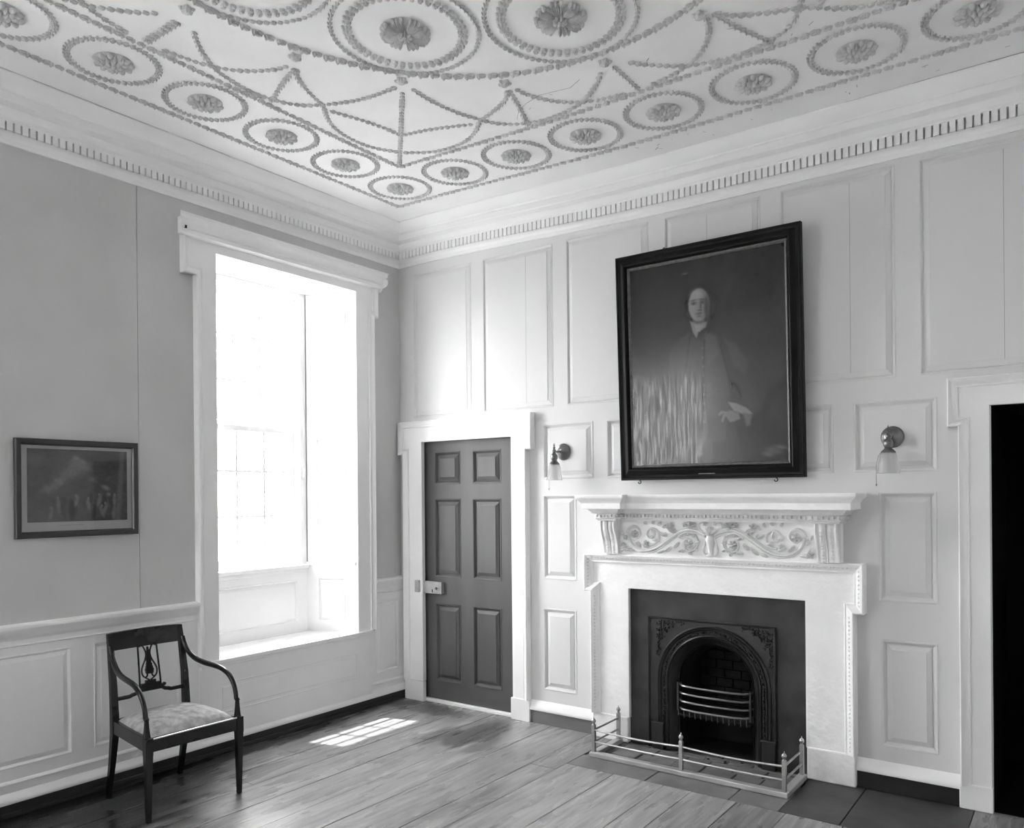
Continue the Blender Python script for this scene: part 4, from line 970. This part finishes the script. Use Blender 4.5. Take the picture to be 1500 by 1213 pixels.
for x in (-.455, .405):
    build('hook', MB().tube([(x + .010 * cos(a), -.012, -.012 + .010 * sin(a)) for a in np.linspace(PI * .5, -PI, 12)], .0028, 6), M['dark'], po)
build('hook', MB().tube([(-.25 + .007 * cos(a), -.006, hh + .006 + .007 * sin(a)) for a in np.linspace(-.5, PI + .5, 10)], .0025, 6), M['dark'], po)

# framed engraving on the window wall
n, k = 110, 160; X, Y = np.meshgrid(np.linspace(0, 1, k), np.linspace(0, .72, n)); N1 = noise2(n, k, 7, 11); N2 = noise2(n, k, 20, 12); N3 = noise2(n, k, 50, 13)
I = .075 + .05 * (N1 - .5) + .04 * (N2 - .5)
I = lay(I, polyd(X, Y, [(.12, .42), (.25, .32), (.38, .18), (.46, .05), (.52, .10), (.60, .14), (.62, .20), (.50, .24), (.40, .30), (.30, .38), (.2, .44)]), .05, .17)
for (a, b, c, d_, v) in ((.47, .09, .03, .02, .22), (.53, .12, .03, .02, .2), (.30, .32, .04, .02, .21), (.18, .38, .03, .02, .17), (.77, .38, .04, .02, .22), (.80, .45, .02, .02, .2), (.63, .30, .04, .02, .15)): I = lay(I, ell(X, Y, a, b, c, d_, .4), .02, v)
rr_ = random.Random(5)
for q in range(26):
    x = .22 + .68 * rr_.random(); y = .50 + .16 * rr_.random(); v = rr_.choice((.03, .15, .18, .05)); I = lay(I, ell(X, Y, x, y, .018, .06, rr_.uniform(-.4, .4)), .012, v); I = lay(I, ell(X, Y, x, y - .06, .010, .012), .006, v * 1.2)
I = lay(I, polyd(X, Y, [(.93, .0), (.97, .0), (.95, .4), (.92, .72), (.87, .72), (.90, .35)]), .02, .14); I = lay(I, ell(X, Y, .42, .60, .03, .1), .015, .02)
I = I * (.75 + .5 * N3)
en = empty('framed_engraving', (.0, -2.49, 1.392)); tag(en, 'black framed engraving in a pale mount, hung on the grey wall', 'picture')
EF = lambda u, o, z: (o + .002, -u, z)                   # u away from the corner
ew, eh = .322, .518
build('picture_frame', MB().sweep(EF, [(ew, 0), (ew, eh), (-ew, eh), (-ew, 0)], [(0, 0), (0, .022), (.004, .026), (.026, .024), (.030, .018), (.034, .010)], True), M['frame_print'], en, smooth=True, angle=30)
build('mount', MB().box(-ew + .03, ew - .03, .004, .008, .03, eh - .03, EF), mat('print_mount', .42, .3, .5, coat=.3), en)
pw, ph = .525, .385
picture_mesh('engraving', I, pw, ph, M['print'], en, lambda a, b: (.0112, -(.262 - a), b + .082))
build('glazing', MB().box(-ew + .032, ew - .032, .0125, .0145, .032, eh - .032, EF), M['glass'], en)
build('mount_caption', MB().box(-.02, .11, .0081, .0086, .062, .064, EF), M['crack'], en)

# ================================================================= CHAIR
ch = empty('armchair', (.455, -2.232, 0), math.radians(-3.5)); tag(ch, 'dark mahogany open armchair with pale damask seat and lyre back', 'chair')
fx, fy, bx, by, zs = .245, .247, -.225, .200, .415
def leg(a, b, wa, wb):
    mb = MB(); vs = []
    for p, w in ((a, wa), (b, wb)):
        vs += [(p[0] + sx * w, p[1] + sy * w, p[2]) for sx, sy in ((-1, -1), (1, -1), (1, 1), (-1, 1))]
    return mb.add(vs, [(0, 1, 2, 3), (4, 5, 6, 7), (0, 1, 5, 4), (1, 2, 6, 5), (2, 3, 7, 6), (3, 0, 4, 7)])
for s_ in (-1, 1):
    build('leg', leg((fx, s_ * fy, 0), (fx, s_ * fy, .335), .011, .018).box(fx - .019, fx + .019, s_ * fy - .019, s_ * fy + .019, .33, zs), M['mahogany'], ch, bevel=.002)
    mb = MB(); pts = [((bx - .075, s_ * by, 0), .012), ((bx - .03, s_ * by, .18), .015), ((bx, s_ * by, .34), .018), ((bx, s_ * by, .44), .018), ((bx - .012, s_ * by, .60), .016), ((bx - .045, s_ * (by - .003), .78), .014), ((bx - .062, s_ * (by - .005), .862), .013)]
    vs = []
    for p, w in pts: vs += [(p[0] + sx * w, p[1] + sy * w, p[2]) for sx, sy in ((-1, -1), (1, -1), (1, 1), (-1, 1))]
    mb.add(vs, [(i * 4 + j, i * 4 + (j + 1) % 4, i * 4 + 4 + (j + 1) % 4, i * 4 + 4 + j) for i in range(len(pts) - 1) for j in range(4)] + [(0, 1, 2, 3), tuple(len(vs) - 4 + j for j in range(4))])
    build('back_post', mb, M['mahogany'], ch, bevel=.002)
rl = MB().box(fx - .014, fx + .014, -fy, fy, .345, zs - .004).box(bx - .012, bx + .012, -by, by, .345, zs)
for s_ in (-1, 1):
    vs = [(x_, y_ + q, z_) for z_ in (.345, zs - .002) for (x_, y_) in ((bx, s_ * by), (fx, s_ * fy)) for q in (-.012, .012)]
    rl.add(vs, [(0, 1, 3, 2), (4, 5, 7, 6), (0, 1, 5, 4), (2, 3, 7, 6), (0, 2, 6, 4), (1, 3, 7, 5)])
build('seat_rail', rl, M['mahogany'], ch, bevel=.002)
build('front_bead', MB().tube([(fx + .013, -fy + .02, zs - .006), (fx + .013, fy - .02, zs - .002)], .0042, 8), M['highlight_bead'], ch, smooth=True)
# cushion
cu_ = MB(); nu, nv = 20, 20; vs = []
for j in range(nv + 1):
    for i in range(nu + 1):
        u, v = i / nu * 2 - 1, j / nv; half_w = by - .004 + (fy - by - .004) * v; x = bx + .012 + (fx - bx - .026) * v
        e = (1 - abs(u) ** 3.2) * (1 - abs(2 * v - 1) ** 3.2); vs.append((x, u * half_w, zs - .012 + .062 * max(0, e) ** .55 + .008 * sin(v * PI)))
cu_.add(vs, [(j * (nu + 1) + i, j * (nu + 1) + i + 1, (j + 1) * (nu + 1) + i + 1, (j + 1) * (nu + 1) + i) for j in range(nv) for i in range(nu)])
b_ = [(bx + .012, -by + .004, zs - .02), (bx + .012, by - .004, zs - .02), (fx - .014, fy - .008, zs - .02), (fx - .014, -fy + .008, zs - .02)]; cu_.add(b_, [(0, 1, 2, 3)])
build('seat_cushion', cu_, M['damask'], ch, smooth=True, angle=70)
bxz = lambda z: bx + float(np.interp(z, [.44, .60, .78, .862], [0, -.012, -.045, -.062]))
mb = MB(); vs = []                                            # crest
for z in (.775, .81, .84, .866):
    for t in np.linspace(-1, 1, 9): 
        for q in (-.011, .012): vs.append((bxz(z) + q - .012 * (1 - t * t), t * (by + .008), z + (.006 * (1 - t * t) if z > .8 else 0)))
mb.add(vs, [(r * 18 + k * 2 + q, r * 18 + k * 2 + 2 + q, r * 18 + 18 + k * 2 + 2 + q, r * 18 + 18 + k * 2 + q) for r in range(3) for k in range(8) for q in (0, 1)] + [(r0_ + k * 2, r0_ + k * 2 + 1, r0_ + k * 2 + 3, r0_ + k * 2 + 2) for r0_ in (0, 54) for k in range(8)] + [(r * 18 + e, r * 18 + e + 1, r * 18 + 19 + e, r * 18 + 18 + e) for r in range(3) for e in (0, 16)])
build('crest_rail', mb, M['mahogany'], ch, bevel=.002)
zl = .545
lr = MB(); lr.tube([(bxz(zl), t * by, zl - .020 + .030 * (1 if abs(t) < .22 else max(0, 1 - (abs(t) - .22) / .22)) - .006 * (abs(t) > .5)) for t in np.linspace(-1, 1, 25)], .011, 8)
lr.box(bxz(zl) - .010, bxz(zl) + .010, -.072, .072, zl - .012, zl + .014).box(bxz(zl) - .009, bxz(zl) + .009, -.05, .05, zl + .010, zl + .030).box(bxz(zl) - .009, bxz(zl) + .009, -.028, .028, zl + .026, zl + .046)
for s_ in (-1, 1): lr.lathe([(.001, -.008), (.009, -.006), (.009, .006), (.001, .008)], (bxz(zl), s_ * .078, zl + .010), 'x', 10)
build('lower_rail', lr, M['mahogany'], ch, smooth=True, angle=40)
for s_ in (-1, 1): build('splat_bar', MB().tube([(bxz(z), s_ * (.052 + .006 * (.78 - z) / .2), z) for z in np.linspace(zl, .79, 8)], .0055, 6), M['mahogany'], ch)
ly = MB()
for s_ in (-1, 1):
    c_ = [(.044, .772), (.040, .780), (.026, .778), (.015, .755), (.010, .730), (.018, .700), (.034, .672), (.044, .645), (.040, .618), (.026, .604), (.014, .612), (.012, .628), (.020, .632)]
    ly.tube([(bxz(p.y), s_ * p.x, p.y) for p in chaikin(c_, 2)], .0048, 6)
    ly.tube([(bxz(.60), s_ * .026, .604), (bxz(.59), s_ * .012, .596), (bxz(.59), 0, .588)], .004, 6)
def yl(prof): 
    for (r0_, z0_), (r1_, z1_) in zip(prof, prof[1:]): ly.box(bxz(z0_) - .006, bxz(z0_) + .006, -(r0_ + r1_) / 2, (r0_ + r1_) / 2, z0_, z1_)
yl([(.006, .770), (.003, .762), (.007, .756), (.004, .748), (.009, .738), (.012, .725), (.014, .705), (.012, .690), (.014, .680), (.018, .665), (.020, .652), (.026, .640), (.016, .630), (.022, .624)][::-1])
build('lyre_splat', ly, M['mahogany'], ch, smooth=True, angle=40)
for s_ in (-1, 1):
    A_ = [(bx - .035, by + .002, .800), (bx - .02, by + .004, .758), (bx + .02, by + .008, .716), (bx + .075, by + .016, .684), (bx + .15, by + .026, .668), (bx + .235, by + .036, .663), (bx + .32, by + .042, .655), (bx + .385, by + .046, .628), (bx + .425, by + .047, .585), (fx - .026, fy, .540), (fx - .022, fy, .505)]
    P_ = [(p.x, s_ * p.y, p.z) for p in chaikin(A_, 2)]; build('arm', MB().tube(P_, [.012 + .003 * sin(PI * min(1, i / len(P_) * 1.3)) for i in range(len(P_))], 10), M['mahogany'], ch, smooth=True)
    build('arm_support', MB().lathe([(.012, .500), (.015, .503), (.010, .508), (.012, .512)][::-1] + [(.011, .500), (.0125, .47), (.016, .435), (.019, .415)], (fx - .012, s_ * fy, 0), 'z', 12), M['mahogany'], ch, smooth=True)

# ================================================================= OUTSIDE
S('ground', MB().box(-45, -.53, -40, 40, -.9, -.8).box(-.53, 25, -40, -D - .12, -.9, -.8), M['grass'], 'sunlit lawn outside the window')
def tree(x, y, h, r, label):
    t = empty('tree', (x, y, -.8)); tag(t, label, 'tree', 'trees outside the window')
    build('trunk', MB().tube([(0, 0, 0), (.1, 0, h * .3), (0, .1, h * .6)], [r * .11, r * .08, r * .05], 8), M['bark'], t, smooth=True)
    rr = np.random.RandomState(int(abs(x * 10 + y))); lf = MB()
    for _ in range(6000):
        v = rr.normal(size=3); v /= np.linalg.norm(v); q = v * r * (.45 + .6 * rr.rand()) * np.array([1, 1, 1.05]); q[2] += h * .68
        a = rr.normal(size=3); a /= np.linalg.norm(a); b = np.cross(a, v); b /= np.linalg.norm(b) + 1e-9; s = .08 * (1 + rr.rand())
        lf.add([tuple(q + a * s), tuple(q + b * s * .6), tuple(q - a * s), tuple(q - b * s * .6)], [(0, 1, 2, 3)])
    build('foliage', lf, M['leaf'], t, fix=False)
tree(-13, 5.5, 8.5, 3.1, 'leafy tree beyond the window glass'); tree(-19, 12.5, 10, 3.4, 'leafy tree beyond the window glass'); tree(-17, -3.0, 7.5, 2.8, 'leafy tree beyond the window glass')

# ================================================================= LIGHT, CAMERA
w = bpy.data.worlds.new('sky'); sc.world = w; w.use_nodes = True
bg = w.node_tree.nodes['Background']; bg.inputs['Color'].default_value = (1, 1, 1, 1); bg.inputs['Strength'].default_value = SKY = 5.0
sd = bpy.data.lights.new('sun', 'SUN'); sd.energy = 3.0; sd.angle = math.radians(.7); so = bpy.data.objects.new('sun', sd); C.objects.link(so)
so.rotation_euler = Vector((1, .28, -2.8)).to_track_quat('-Z', 'Y').to_euler(); so.location = (-6, -2, 12)
for u0 in (.485, 3.89):
    ld = bpy.data.lights.new('daylight_portal', 'AREA'); ld.shape = 'RECTANGLE'; ld.size = 1.0; ld.size_y = 2.05; ld.cycles.is_portal = True
    lo_ = bpy.data.objects.new('daylight_portal', ld); C.objects.link(lo_); lo_.location = (-.54, -(u0 + .605), 2.07); lo_.rotation_euler = Vector((1, 0, 0)).to_track_quat('-Z', 'Y').to_euler()

yaw, pitch, roll, f, cy = 0.6288066442154616, -0.0012388091037710148, -0.008626358235451782, 1160.6925089710273, 725.327683949081
fw_ = Vector((-sin(yaw) * cos(pitch), cos(yaw) * cos(pitch), sin(pitch))); r_ = Vector((cos(yaw), sin(yaw), 0)); u_ = r_.cross(fw_)
r2 = r_ * cos(roll) + u_ * sin(roll); u2 = -r_ * sin(roll) + u_ * cos(roll)
cd = bpy.data.cameras.new('camera'); cam = bpy.data.objects.new('camera', cd); C.objects.link(cam)
cd.sensor_width = 36; cd.lens = 36 * f / 1500; cd.shift_y = (cy - 606.5) / 1500; cd.clip_start = .05; cd.clip_end = 200
mw = Matrix((r2, u2, -fw_)).transposed().to_4x4(); mw.translation = (4.427785197478289, -4.581897441144154, 1.6); cam.matrix_world = mw
sc.camera = cam
sc.view_settings.view_transform = 'Standard'; sc.view_settings.look = 'None'; sc.view_settings.gamma = 1; sc.view_settings.exposure = 2.92; sc.view_settings.use_curve_mapping = False
sc.render.engine = 'CYCLES'; sc.cycles.max_bounces = 16; sc.cycles.diffuse_bounces = 10; sc.cycles.transparent_max_bounces = 16; sc.cycles.use_denoising = True
sc.cycles.sample_clamp_indirect = 8; sc.cycles.caustics_reflective = False; sc.cycles.caustics_refractive = False
